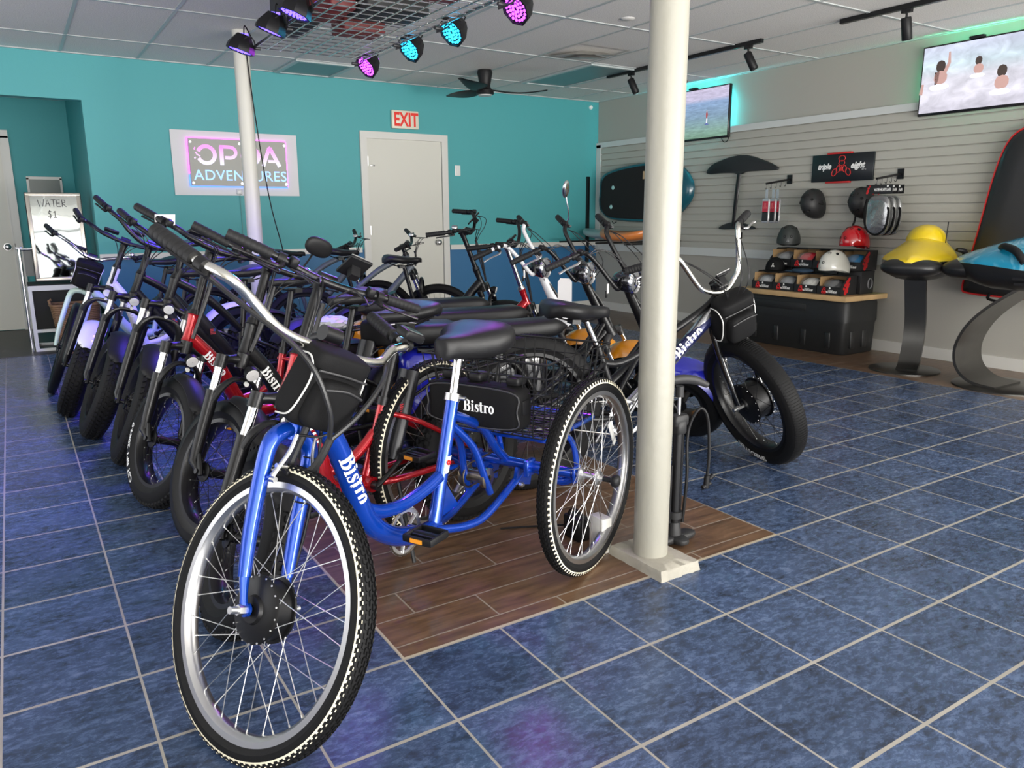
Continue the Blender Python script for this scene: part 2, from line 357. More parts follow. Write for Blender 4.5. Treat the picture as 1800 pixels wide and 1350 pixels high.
# baseboards, chair rail, slatwall
struct(MB().box(((3.52+WX)/2, WY-.009, .05), (WX-3.52, .018, .10)).box(((OX+2.43)/2, WY-.009, .05), (2.43-OX, .018, .10)), 'baseboard_back', WTRIM)
struct(MB().box((WX-.009, (FY+WY)/2, .048), (.018, WY-FY, .096)).box((WX-.004, (FY+WY)/2, .006), (.022, WY-FY, .012)), 'baseboard_right', WTRIM)
struct(MB().box(((3.52+WX)/2, WY-.012, .845), (WX-3.52, .024, .055)).box(((OX+2.43)/2, WY-.012, .845), (2.43-OX, .024, .055)), 'trim_chair_rail', WTRIM)
# exit door
DX0, DX1, DZ = 2.535, 3.425, 2.015
mb = MB()
for xx in (DX0-.04, DX1+.04): mb.box((xx, WY-.014, DZ/2), (.075, .028, DZ))
mb.box(((DX0+DX1)/2, WY-.014, DZ+.035), (DX1-DX0+.155, .028, .072))
struct(mb, 'trim_door_casing', WTRIM)
d = struct(MB().box(((DX0+DX1)/2, WY-.006, DZ/2), (DX1-DX0-.006, .012, DZ-.004)), 'door_1', DOORM)
q = MB().lathe([(.001, .062), (.02, .06), (.032, .048), (.034, .036), (.026, .026), (.014, .020), (.014, .008), (.036, .007), (.038, 0)], (DX1-.07, WY-.012, .905), (0, -1, 0), 24); q.obj('door_knob', ALU, d)
for z in (1.78, 1.05, .3):
    MB().box((DX0+.002, WY-.018, z), (.012, .014, .10)).obj('hinge', ALU, d)
MB().box((DX0+.055, WY-.015, 1.735), (.055, .008, .014), bev=.004).obj('closer_bracket', ALU, d)
# hall door at the far left
d = struct(MB().box((-1.19, AY-.012, 1.01), (.88, .024, 2.0)), 'door_2', DOORM)
MB().lathe([(.001, .06), (.022, .058), (.034, .046), (.034, .034), (.016, .02), (.016, .006), (.038, .005), (.038, 0)], (-.815, AY-.024, .90), (0, -1, 0), 24).obj('door_knob', ALU, d)
MB().box((-.752, AY-.02, .9), (.014, .03, .07)).obj('strike_plate', BLKM, d)
mb = MB(); mb.box((-.715, AY-.016, 1.02), (.075, .032, 2.04)); mb.box((-1.19, AY-.016, 2.06), (1.02, .032, .08)); mb.box((-.757, AY-.02, 1.02), (.012, .04, 2.04))
struct(mb, 'trim_hall_door_casing', WTRIM)
# slatwall with real grooves
SLZ0, SLZ1, SLY1 = .84, 2.035, 6.19
mb = MB(); n = 16; ph = (SLZ1-SLZ0)/n; prof = []
for i in range(n):
    z = SLZ0+i*ph; prof += [(.020, z), (.020, z+ph-.012), (.003, z+ph-.012), (.003, z+ph-.002), (.020, z+ph-.001)]
prof.append((.020, SLZ1)); y0 = FY+.2
mb.rings([[(WX-a, y, b) for a, b in prof] for y in (y0, SLY1)], caps=False, wrap=False)
struct(mb, 'wall_slat_panel', mat('slatwall laminate', (.43, .42, .375), .5))
mb = MB(); mb.box((WX-.014, (FY+WY)/2, 2.066), (.028, WY-FY, .062)); mb.box((WX-.013, (FY+WY)/2, .80), (.026, WY-FY, .085)); mb.box((WX-.014, 6.235, 1.43), (.028, .085, 1.28))
struct(mb, 'trim_slatwall_frame', mat('pale trim enamel', (.60, .62, .61), .45))
# unseen window frames: the shop front, and made-up side windows around the added lights
def window(name, c, w_, h, axis):
    q = MB()
    for k in range(5):
        o_ = -w_/2+w_*k/4; q.box((c[0]+(o_ if axis == 'x' else 0), c[1]+(o_ if axis == 'y' else 0), c[2]), (.05, .05, h))
    for z in (-h/2, h/2): q.box((c[0], c[1], c[2]+z), (w_+.05, .05, .05) if axis == 'x' else (.05, w_+.05, .05))
    struct(q, name, mat('window frame alloy', (.35, .35, .35), .4, .6))
window('window_added_left', (LX+.03, 2.6, 1.55), 6.1, 2.1, 'y'); window('window_2', (1.04, FY, 1.25), 9.1, 2.5, 'x'); window('window_added_right', (WX-.03, -3.6, 1.5), 1.9, 2.1, 'y')
# wall things on the teal wall
t = empty('exit_sign', 'white box exit sign with red EXIT letters above the closed door', 'exit sign', (2.985, WY, 2.13))
MB().box((0, -.022, .093), (.318, .04, .19), bev=.008).obj('housing', mat('exit sign plastic', (.70, .67, .55), .4), t)
q = MB(); g = text_geo('EXIT', .03); vs = [(x*.72, y) for x, y in g[0]]; flat_text(q, (vs, g[1], g[2]*.72), (.01, -.0435, .095), (1, 0, 0), (0, 0, 1), .145); q.obj('lettering', mat('exit red', (.75, .02, .008), .5), t, flat=True)
t = empty('light_switch', 'white double light switch plate to the right of the exit door', 'light switch', (3.636, WY, 1.708))
MB().box((0, -.004, 0), (.072, .008, .115), bev=.003).obj('plate', mat('switch plate white', (.72, .72, .70), .35), t); MB().box((0, -.010, 0), (.034, .008, .068), bev=.002).obj('rocker', mat('switch plate white', (.8, .8, .8)), t)
t = tag(MB().lathe([(.001, .022), (.02, .02), (.026, .01), (.026, 0)], (5.557, WY, 2.523), (0, -1, 0), 20).obj('wall_sensor', mat('sensor white', (.75, .76, .74), .3)), 'small round white sensor high on the teal wall by the corner', 'sensor')
t = tag(MB().box((5.52, WY-.02, 1.13), (.035, .035, 1.1)).obj('black_pole', BLKM), 'black upright bar standing against the teal wall beside the slatwall corner', 'pole')
t.location.z = -.02+ .02
# breaker panel in the hall
t = empty('breaker_panel', 'grey electrical breaker panel in a white frame on the hall wall above the mirror board', 'electrical panel', (-.4, AY, 1.36))
for c, s in (((0, -.008, .26), (.33, .016, .03)), ((0, -.008, -.26), (.33, .016, .03)), ((-.155, -.008, 0), (.022, .016, .52)), ((.155, -.008, 0), (.022, .016, .52))): MB().box(c, s).obj('frame', WTRIM, t)
MB().box((0, -.012, 0), (.288, .02, .49), bev=.004).obj('door', mat('panel grey', (.28, .29, .27), .4), t); MB().box((.02, -.026, .03), (.12, .006, .06)).obj('latch_plate', mat('panel dark', (.08, .08, .08), .4), t)

# OPOA ADVENTURES light-up sign
t = empty('lit_logo_sign', 'clear acrylic sign with pink and blue glow reading OPOA ADVENTURES on the teal wall', 'sign', (1.18, WY, 1.705))
MB().box((0, -.012, 0), (1.19, .008, .597)).obj('back_board', mat('milky white acrylic board', (.58, .58, .60), .4), t)
SPN = mat('grey mirror acrylic', (.34, .34, .31), .45)
MB().box((.012, -.045, .008), (.915, .008, .43)).obj('front_panel', SPN, t)
for sx, sy in ((-.43, .19), (.02, .19), (.455, .19), (-.43, -.185), (.02, -.185), (.455, -.185)): MB().cyl((sx, -.058, sy), (sx, -.012, sy), .012).obj('standoff', CHR, t)
def glow(nm, pts, c, e): MB().tube(pts, .006, 8).obj(nm, mat(nm+' '+c[1], c[0], emit=e), t)
PK, BL, VI = ((1.0, .16, .95), 'pink'), ((.10, .25, 1.0), 'blue'), ((.62, .25, 1.0), 'violet')
glow('light_strip', [(-.455, -.03, -.10), (-.455, -.03, .225)], PK, 1.6); glow('light_strip', [(-.455, -.03, .232), (.477, -.03, .232)], PK, 1.4)
glow('light_strip', [(-.455, -.03, -.217), (.477, -.03, -.217)], BL, 1.3); glow('light_strip', [(.478, -.03, -.05), (.478, -.03, .225)], PK, 1.2); glow('light_strip', [(.478, -.03, -.217), (.478, -.03, -.06)], VI, 1.1); glow('light_strip', [(-.455, -.03, -.215), (-.455, -.03, -.11)], BL, 1.5)
def grad_mat(name, c0, c1, z0, z1, e):
    m, N, L, B = nt(name); tc = N.new('ShaderNodeTexCoord'); s = N.new('ShaderNodeSeparateXYZ'); L.new(tc.outputs['Object'], s.inputs[0])
    r = N.new('ShaderNodeMapRange'); r.inputs[1].default_value = z0; r.inputs[2].default_value = z1; L.new(s.outputs[2], r.inputs[0])
    x = N.new('ShaderNodeMix'); x.data_type = 'RGBA'; x.inputs[6].default_value = (*c0, 1); x.inputs[7].default_value = (*c1, 1); L.new(r.outputs[0], x.inputs[0])
    B.inputs['Base Color'].default_value = (.16, .10, .20, 1); L.new(x.outputs[2], B.inputs['Emission Color']); B.inputs['Emission Strength'].default_value = e; return m
q = MB(); yy = -.0505
def rb(pts, w_, ox, oz, sc):
    vs, fs = ribbon(pts, w_); q.add([(ox+a*sc, yy, oz+b*sc) for a, b in vs], fs)
LH = .185
rb(arc(.5, .5, .42, .42, 158, -155, 26), .19, -.385, -.015, LH)
rb([(-.02, .62), (.05, .5), (.2, .42)], .07, -.385, -.015, LH); rb([(-.1, .3), (-.03, .36)], .07, -.385, -.015, LH); rb([(-.08, .74), (-.03, .86)], .06, -.385, -.015, LH)
rb([(.12, 0), (.12, .91), (.16, .92)], .20, -.175, -.015, LH); rb([(.05, .92), (.55, .92)]+arc(.55, .65, .3, .27, 90, -90, 10)+[(.3, .38)], .17, -.175, -.015, LH)
rb(arc(.5, .5, .42, .42, 0, 360, 28), .19, .030, -.015, LH)
rb([(.02, 0), (.38, .93), (.46, .96)], .19, .235, -.015, LH); rb([(.42, .96), (.9, 0)], .20, .235, -.015, LH); rb([(.3, .26), (.78, .26)], .15, .235, -.015, LH)
q.obj('logo_letters', grad_mat('logo pink to white glow', (.80, .80, 1.0), (1.0, .28, .92), -.0, .14, .85), t, flat=True)
q = MB(); g = text_geo('ADVENTURES', .004, 0, 1.05); flat_text(q, g, (.02, -.0505, -.11), (1, 0, 0), (0, 0, 1), .098); q.obj('word_letters', mat('blue white glow', (.30, .52, .95), emit=.7), t, flat=True)
MB().box((-.005, -.022, -.262), (.05, .02, .05), bev=.004).obj('control_box', mat('clear plastic grey', (.6, .6, .6), .2), t)
MB().tube([(.0, -.015, -.28), (.002, -.01, -.5), (.0, -.012, -.84)], .003, 6, 4).obj('wire', mat('thin grey wire', (.12, .3, .3), .4), t)

# steel columns
POLEC = mat('cream column paint', (.30, .29, .245), .38, bump=.5, bscale=35)
t = empty('support_column', 'thick cream painted round column in front standing on a chipped square base', 'column', (1.0, .097, 0))
q = MB(); rg = []
for i in range(40):
    z = .03+(CH-.03)*i/39; rg.append([(cos(2*pi*j/36)*(.060+.0007*sin(j*2.1+i*1.7)), sin(2*pi*j/36)*(.060+.0007*cos(j*1.3+i*2.3)), z) for j in range(36)])
q.rings(rg).obj('shaft', POLEC, t)
q = MB(); rg = []; R_ = random.Random(3)
for z, s_ in ((0, 1.02), (.012, 1.0), (.026, .99), (.034, .96), (.035, .5)):
    pts = []
    for j in range(48):
        a = 2*pi*j/48; k_ = 1/max(abs(cos(a)), abs(sin(a))); jit = 1+R_.uniform(-.035, .015)*(1 if s_ > .6 else 0); pts.append((.004+.089*k_*cos(a)*s_*jit, -.012+.136*k_*sin(a)*s_*jit, z))
    rg.append(pts)
q.rings(rg).obj('base_plate', mat('chipped plaster base', (.34, .32, .27), .8, bump=1, bscale=60, noise=.25), t, angle=60)
t = tag(MB().box((.905, .26, .068), (.045, .075, .135), bev=.004).obj('outlet_box', mat('outlet white', (.62, .61, .57), .4)), 'white electrical outlet box at the foot of the front cream column', 'outlet box')
t = empty('support_pole', 'plain grey-cream round pole behind the bikes in front of the glowing sign', 'column', (.895, 4.71, 0))
MB().cyl((0, 0, 0), (0, 0, CH), .060, seg=32).obj('shaft', mat('pale pole paint', (.58, .57, .51), .4), t)
q = MB(); pw = lambda X, z: (X, -.06, z)
q.tube([(.02, -.068, 2.45), (.035, -.066, 2.2), (.055, -.066, 1.95), (.085, -.075, 1.6), (.13, -.08, 1.25), (.19, -.09, .95), (.2, -.1, .8)], .0045, 6, 5)
c_ = q.obj('power_cord', BLKP); c_.location = (.895, 4.71, 0); tag(c_, 'black power cord running down the rear pole from the hanging grid', 'cord')
# ============================================================ bikes
def wheel(M, par, name, R, w, cx=0, cz=None, rimc=BLKM, spc=BLKM, hub='plain', knobs=0, band=False, rimw=None, nsp=36, tyre=None, text=None, smoothtread=False, seg=56, hubside=1):
    """tyre as a part, rim / hub / spokes as its sub-parts. local: wheel in xz plane, axle = y"""
    cz = R if cz is None else cz; O = (cx, 0, cz)
    h = w*1.55                       # section height
    Rr = R-h                         # bead radius
    q = MB(M); n = 14; prof = []
    bw = w*.72
    for i in range(n+1):
        a = pi*i/n; c_ = cos(a); s_ = sin(a)
        prof.append((Rr+h*(s_**.75 if s_ > 0 else 0), -w*math.copysign(abs(c_)**.62, c_) if True else 0))
    prof = [(Rr-.002, -bw)]+[(r, y if 0 < i < n else y*bw/w) for i, (r, y) in enumerate(prof)]+[(Rr-.002, bw)]
    q.lathe(prof, O, (0, 1, 0), seg*2 if seg > 40 else seg, closed=True)
    if knobs:
        rows = {1: ((-.62, .22), (-.2, .2), (.2, .2), (.62, .22)), 2: ((-.80, .12), (-.45, .16), (-.15, .13), (.15, .13), (.45, .16), (.80, .12)), 3: ((0, 1.25),)}[knobs]
        cnt = {1: 64, 2: 110, 3: 150}[knobs]; kh = {1: .009, 2: .0035, 3: .0022}[knobs]
        for ri, (yy, ww) in enumerate(rows):
            for k in range(cnt):
                a0 = 2*pi*(k+.5*(ri % 2))/cnt; da = 2*pi/cnt*(.29 if knobs < 3 else .26)
                def P(a, y, e):
                    t_ = abs(y)/w; t_ = min(t_, .995); rr = Rr+h*((1-t_**(1/.62)**1 if False else (1-(t_**(1/.62))**2))**.375)+e
                    return V((cx+rr*cos(a), y, cz+rr*sin(a)))
                y0_, y1_ = (yy-ww/2)*w, (yy+ww/2)*w
                if knobs == 3: y0_, y1_ = -w*.72, w*.72
                sh = .3*da if ri % 2 else -.3*da
                if knobs == 3:
                    q.rings([[P(a0-da, y, -.004), P(a0-da*.8, y, kh), P(a0+da*.8, y, kh), P(a0+da, y, -.004)] for y in (y0_, y0_*.5, 0, y1_*.5, y1_)])
                else:
                    vs = [P(a0-da+sh*(1 if y == y0_ else -1), y, e) for y in (y0_, y1_) for e in (-.004, kh)]+[P(a0+da+sh*(1 if y == y0_ else -1), y, e) for y in (y0_, y1_) for e in (-.004, kh)]
                    q.add(vs, [(0, 1, 3, 2), (4, 6, 7, 5), (1, 5, 7, 3), (0, 4, 5, 1), (2, 3, 7, 6)])
    ty = q.obj(name, tyre or RUB, par, angle=35)
    if band:
        for s in (-1, 1):
            b = MB(M); pr = []; c0 = .80
            for k in range(5):
                t_ = c0+.11*k/4; pr.append((Rr+h*((1-(t_**(1/.62))**2)**.375)+.0016, s*t_*w))
            b.lathe(pr, O, (0, 1, 0), 96)
            for k in range(110):
                a0 = 2*pi*k/110; da = .010
                vs = [V((cx+(Rr+h*((1-((tt)**(1/.62))**2)**.375)+e)*cos(a), s*tt*w, cz+(Rr+h*((1-((tt)**(1/.62))**2)**.375)+e)*sin(a))) for a in (a0-da, a0+da) for tt, e in ((.74, .004), (.86, .002))]
                b.add(vs, [(0, 1, 3, 2)])
            b.obj('sidewall_band', CREAM, ty)
    # rim
    rw = rimw or bw*1.02; q = MB(M)
    q.lathe([(Rr+.003, -rw), (Rr+.003, -rw*.86), (Rr-.006, -rw*.8), (Rr-.014, -rw*.45), (Rr-.016, 0), (Rr-.014, rw*.45), (Rr-.006, rw*.8), (Rr+.003, rw*.86), (Rr+.003, rw), (Rr-.013, rw), (Rr-.022, rw*.55), (Rr-.024, 0), (Rr-.022, -rw*.55), (Rr-.013, -rw)], O, (0, 1, 0), seg*2 if seg > 40 else seg, closed=True)
    q.obj('rim', rimc, ty)
    hr, hw = {'motor': (.078, .030), 'bigmotor': (.105, .046), 'plain': (.019, .045), 'fat': (.024, .065), 'small': (.017, .034)}[hub]
    q = MB(M); o = V(O)
    if 'motor' in hub:
        q.lathe([(.012, -hw-.012), (.03, -hw-.012), (.034, -hw-.004), (hr*.93, -hw), (hr, -hw+.004), (hr, -hw+.010), (hr*.9, -hw+.012), (hr*.9, hw-.012), (hr, hw-.010), (hr, hw-.004), (hr*.93, hw), (.034, hw+.004), (.03, hw+.012), (.012, hw+.012)], O, (0, 1, 0), 40)
        q.cyl(o-V((0, hw+.03, 0)), o+V((0, hw+.03, 0)), .007)
    else:
        q.lathe([(.008, -hw-.02), (.012, -hw-.004), (hr*1.5, -hw), (hr*1.5, -hw+.005), (hr*.72, -hw+.012), (hr*.72, hw-.012), (hr*1.5, hw-.005), (hr*1.5, hw), (.012, hw+.004), (.008, hw+.02)], O, (0, 1, 0), 24)
    q.obj('hub', mat('motor hub black', (.010, .010, .011), .38, .5) if 'motor' in hub or spc is BLKM else ALU, ty)
    if 'motor' in hub:
        q = MB(M)
        for s in (-1, 1):
            for k in range(18):
                a = 2*pi*k/18; p = V((cx+hr*.965*cos(a), s*(hw+.0005), cz+hr*.965*sin(a))); q.cyl(p, p+V((0, s*.002, 0)), .0022, seg=6)
        q.obj('hub_bolts', STEEL, ty)
    # crossed spokes
    q = MB(M); fr = hr*.97 if 'motor' in hub else hr*1.35; fy = hw-.006 if 'motor' in hub else hw-.003; nip = MB(M)
    for k in range(nsp):
        s = 1 if k % 2 else -1; a = 2*pi*k/nsp; cr_ = (1 if (k//2) % 2 else -1)*(1.25 if 'motor' not in hub else .62)
        p0 = V((cx+fr*cos(a+cr_), s*fy, cz+fr*sin(a+cr_))); p1 = V((cx+(Rr-.016)*cos(a), s*rw*.12, cz+(Rr-.016)*sin(a)))
        q.tube([p0, p1], .0012, 5, caps=False); d_ = (p0-p1).normalized(); nip.tube([p1+d_*.002, p1+d_*.016], .0021, 6)
    q.obj('spokes', spc, ty); nip.obj('spoke_nipples', STEEL, ty)
    if text:
        for st, ac, side in text:
            vs, fs, wd = text_geo(st, .03); hh = h*.42; rc = Rr+h*.50; b = MB(M); b.add([(cx+(rc+(y-.5)*hh)*cos(ac+side*(x-wd/2)*hh/rc), side*(w*max(0, 1-min(1, (.50+(y-.5)*.42))**2.667)**.31+.0012), cz+(rc+(y-.5)*hh)*sin(ac+side*(x-wd/2)*hh/rc)) for x, y in vs], fs)
            b.obj('tyre_lettering', LTXT, ty, flat=True)
    return ty
def saddle(M, par, x, z, l=.27, wd=.21, hgt=.06, m=None, tilt=0, springs=False, name='saddle', logo=None):
    q = MB(M @ Matrix.Translation((x, 0, z)) @ Matrix.Rotation(tilt, 4, 'Y')); rg = []
    # nose forward (+x)
    S = [(-.50, .42, -.1), (-.475, .62, 0), (-.42, .82, .3), (-.32, .97, .4), (-.18, 1, .25), (-.03, .86, .05), (.10, .60, -.08), (.24, .40, -.1), (.38, .31, -.05), (.46, .25, -.1), (.495, .14, -.2)]
    for sx, sw, sz in S:
        r = []; W = wd/2*sw; H = hgt*(.55+.45*min(1, sw*1.3)); zz = sz*.035
        for j in range(20):
            a = 2*pi*j/20; c_, s_ = cos(a), sin(a)
            y = W*math.copysign(abs(c_)**.8, c_); zc = (H*.42*(s_**.7) if s_ > 0 else H*.75*s_*(.45+.55*abs(c_)))
            r.append((sx*l, y, zz+zc-.004*(1-abs(c_))*(s_ > 0)))
        rg.append(r)
    q.rings(rg); sd = q.obj(name, m or LEATH, par, angle=50)
    q = MB(q.M)
    for s in (-1, 1): q.tube([(l*.40, s*.012, -.025), (l*.15, s*.024, -.045), (-l*.15, s*.026, -.045), (-l*.38, s*.05, -.02)], .0035, 6, 4)
    q.box((-.01, 0, -.05), (.04, .06, .02)); q.obj('saddle_rails', BLKM, sd)
    if springs:
        q = MB(M @ Matrix.Translation((x, 0, z)))
        for s in (-1, 1):
            q.tube([(-l*.36+.012*cos(k*.9), s*.055+.012*sin(k*.9), -.02-.055*k/45) for k in range(46)], .0028, 5)
        q.obj('saddle_spring', ALU, sd)
    if logo:
        q = MB(M @ Matrix.Translation((x, 0, z)) @ Matrix.Rotation(tilt, 4, 'Y')); flat_text(q, text_geo(logo, .03), (-.01, -wd*.365-.004, -.016), (1, 0.38, 0.0), (-.1, .35, .9), .011); q.obj('saddle_lettering', LTXT, sd, flat=True)
    return sd
def wrap_tube_text(M, geo, p0, p1, r, h, up, m, par, name='frame_lettering', flip=True, bow=None):
    """wrap lettering around a straight tube p0->p1, facing direction up"""
    vs, fs, wd = geo; p0, p1 = V(p0), V(p1); d = (p1-p0).normalized(); up = V(up); n = (up-d*up.dot(d)).normalized(); b = d.cross(n) if not flip else n.cross(d)
    L = wd*h; mid = (p0+p1)/2; q = MB(M); out = []
    for x, y in vs:
        a = (y-.5)*h/r; out.append(mid+d*((x*h-L/2)*(1))+(n*cos(a)+b*sin(a))*(r+.0012))
    q.add(out, fs); return q.obj(name, m, par, flat=True)
def grip(q, p0, p1, r=.0165, ridges=True):
    p0, p1 = V(p0), V(p1); L = (p1-p0); prof = []
    n = 40
    for i in range(n+1):
        t = i/n; rr = r*(1+.04*sin(t*pi)); 
        if ridges and i % 5 == 0 and 0 < i < n: rr *= .93
        prof.append((rr, t*L.length))
    prof = [(.001, 0)]+prof+[(.001, L.length)]
    q.lathe(prof, p0, L, 18)
def bars(S, par, base, path, rbar, m, grip_l=.13, levers=True, lever_m=None, bell=False, display=False, cables=True, grip_r=.0165, paper=False, mirror=False, throttle=True, ergo=False, phone=False, cable_to=None):
    """handlebar from a half path [(y lateral, x forward, z up)...] relative to base"""
    base = V(base); half = [V((x, y, z)) for y, x, z in path]
    full = [base+V((p.x, -p.y, p.z)) for p in reversed(half)]+[base+p for p in half[(1 if half[0].y == 0 else 0):]]
    hb = MB(S).tube(full, rbar, 12, 6).obj('handlebar', m, par)
    for s in (-1, 1):
        e = base+V((half[-1].x, s*half[-1].y, half[-1].z)); e2 = base+V((half[-2].x, s*half[-2].y, half[-2].z)); d = (e2-e).normalized()
        q = MB(S)
        if ergo:
            grip(q, e-d*.006, e+d*grip_l, grip_r); q.sell(e+d*.055+V((-.012, 0, -.004)), (.030, .05, .009), .6, .7, R=basis_mat(d), nu=20, nv=8)
        else: grip(q, e-d*.006, e+d*grip_l, grip_r)
        q.obj('grip', GRIP, hb)
        if levers:
            c = e+d*(grip_l+.03); q = MB(S); q.cyl(c-d*.012, c+d*.012, rbar+.006); q.tube([c+V((.004, 0, -.004)), c+V((.028, 0, -.012)), c+V((.045, 0, -.016))-d*.01], [.009, .010, .006], 8)
            q.obj('lever_clamp', BLKP, hb)
            q = MB(S); q.tube([c+V((.034, 0, -.012)), c+V((.052, 0, -.014))-d*.03, c+V((.050, 0, -.016))-d*.09, c+V((.058, 0, -.016))-d*(grip_l+.02)], [.006, .007, .0055, .007], 8, 5, flat=(1, .7)); q.obj('brake_lever', lever_m or BLKM, hb)
        if throttle:
            c = e+d*(grip_l+.065); q = MB(S); q.box(c+V((0, 0, .006)), (.032, .026, .030), bev=.006); q.obj('switch_pod', BLKP, hb)
    if bell:
        c = base+V((half[-3].x, bell*half[-3].y, half[-3].z))*1.0+V((0, 0, rbar+.008)); q = MB(S); q.lathe([(.024, 0), (.025, .006), (.022, .014), (.012, .020), (.001, .021)], c, (0, 0, 1), 20); q.obj('bell', CHR, hb)
    if display:
        c = base+V((-.01, display, .03)); q = MB(S @ Matrix.Translation(c) @ Matrix.Rotation(radians(-35), 4, 'Y')); q.box((0, 0, 0), (.055, .085, .014), bev=.005); q.obj('display', BLKP, hb)
        q = MB(q.M); q.box((0, 0, .008), (.040, .064, .002)); q.obj('display_screen', mat('lcd glass', (.10, .11, .11), .08), hb)
    if phone:
        c = base+V((.02, phone, .075)); q = MB(S @ Matrix.Translation(c) @ Matrix.Rotation(radians(-50), 4, 'Y')); q.box((0, 0, 0), (.10, .075, .010), bev=.003); q.box((-.0, .0, -.02), (.03, .03, .04)); q.obj('phone_holder', BLKP, hb)
        q = MB(q.M); q.box((.047, 0, .006), (.006, .07, .004)); q.box((-.02, 0, .006), (.006, .07, .004)); q.obj('holder_trim', ALU, hb)
    if mirror:
        s = mirror; c = base+V((half[-3].x, s*half[-3].y*.6, half[-3].z)); t_ = c+V((-.03, s*.05, .10)); q = MB(S); q.tube([c, c+V((.03, 0, .05)), t_], .004, 8, 4); q.obj('mirror_stalk', BLKM, hb)
        q = MB(S); q.sell(t_+V((0, s*.01, .03)), (.016, .062, .038), .8, .8); q.obj('mirror', BLKP, hb)
    if cables:
        tgt = V(cable_to) if cable_to is not None else base+V((.02, 0, -.25)); q = MB(S)
        for i, s in enumerate((-1, 1, -1, 1)):
            st = base+V((half[-2].x+.04, s*half[-2].y*.8, half[-2].z-.01)); k = .05+.02*i
            q.tube([st, st+V((k, -s*.06, .012)), base+V((.075+.012*i, s*(.04+.01*i), half[-2].z*.35+.01)), base+V((.065, s*.012, -.07-.01*i)), tgt], .0026, 6, 6)
        q.tube([base+V((.060, 0, -.06)), base*.5+tgt*.5+V((.035, 0, 0)), tgt], .0085, 8, 4)
        q.obj('brake_cable', mat('cable housing', (.015, .015, .016), .4), hb)
    return hb
def basis_mat(d):
    a, b = basis(d); return Matrix((b, d, a)).transposed() if False else Matrix((V((1, 0, 0)), V((0, 1, 0)), V((0, 0, 1)))).transposed()
def crank(M, par, x, z, ang, cl=.165, ringr=.075, ringm=ALU, armm=BLKM, wy=.055, pedm=BLKP, guard=True, armmL=None):
    q = MB(M); o = V((x, 0, z)); s = -1; yr = -wy+.004
    for k in range(40):
        a = 2*pi*k/40; q.box(o+V(((ringr)*cos(a), yr, (ringr)*sin(a))), (.006, .003, .006), Matrix.Rotation(-a, 3, 'Y'))
    q.lathe([(ringr, yr-.0015), (ringr, yr+.0015), (ringr-.014, yr+.0015), (ringr-.014, yr-.0015)], o*1, (0, 1, 0), 40, closed=True)
    for k in range(5):
        a = 2*pi*k/5; q.tube([o+V((.015*cos(a), yr, .015*sin(a))), o+V(((ringr-.008)*cos(a), yr, (ringr-.008)*sin(a)))], .007, 8, flat=(1, .4))
    cr = q.obj('chainring', ringm, par)
    for s in (-1, 1):
        a = ang if s < 0 else ang+pi; e = o+V((cl*cos(a), s*(wy+.018), cl*sin(a))); st = o+V((0, s*wy, 0))
        q = MB(M); q.tube([st, (st*.75+e*.25)+V((0, s*.006, 0)), e], [.016, .012, .011], 10, 3, flat=(1, .7)); q.cyl(o, st+V((0, s*.012, 0)), .016); ca = q.obj('crank_arm', armm, par)
        q = MB(M @ Matrix.Translation(e+V((0, s*.055, 0))))
        for yy in (-.045, .045): q.box((0, yy, 0), (.088, .010, .022), bev=.004)
        for xx in (-.04, .04): q.box((xx, 0, 0), (.010, .09, .022), bev=.004)
        q.cyl((0, -.055, 0), (0, .045, 0), .009); q.box((0, 0, 0), (.03, .09, .010)); q.obj('pedal', pedm, ca)
        if s < 0 or True:
            q = MB(M @ Matrix.Translation(e+V((0, s*.055, 0))))
            for xx in (-.046, .046): q.box((xx, 0, 0), (.003, .04, .012))
            q.obj('pedal_reflector', mat('amber reflector', (.8, .30, .02), .2), ca)
    return cr
def chain(M, par, x0, z0, r0, x1, z1, r1, y, m=CHAINM):
    q = MB(M); P = []
    d = atan2(z1-z0, x1-x0)
    for k in range(13): a = d+pi/2+pi*k/12; P.append(V((x0+r0*cos(a), y, z0+r0*sin(a))))
    for k in range(13): a = d-pi/2+pi*k/12; P.append(V((x1+r1*cos(a), y, z1+r1*sin(a))))
    n = len(P); D = []; 
    for i in range(n):
        a, b = P[i], P[(i+1) % n]; L = (b-a).length; k_ = max(1, int(L/.0127)); D += [a+(b-a)*j/k_ for j in range(k_)]
    for i, p in enumerate(D):
        b = D[(i+1) % len(D)]; dr = (b-p)
        if dr.length < 1e-6: continue
        q.tube([p, b], .0042 if i % 2 else .0034, 6, flat=(1, .9))
    return q.obj('chain', m, par)
def mkbar(ex, ez):
    if ex > -.1: return [(0, .03, 0), (.06, .03, .002), (.12, .032, ez*.5), (.175, .034, ez), (.32, ex, ez)]
    return [(0, .03, 0), (.06, .03, .004), (.13, .025, ez*.45), (.19, .0, ez*.9), (.235, -.03, ez*1.05), (.275, ex+.135, ez+.01), (.32, ex, ez)]
def steer(wb, R, HA, rake, delta):
    t = pi/2-radians(HA); k = V((-sin(t), 0, cos(t))); pf = V((cos(t), 0, sin(t))); A0 = V((wb, 0, R))-pf*rake
    Sx = Matrix.Translation(A0) @ Matrix.Rotation(delta, 4, k) @ Matrix.Translation(-A0)
    return k, pf, A0, Sx
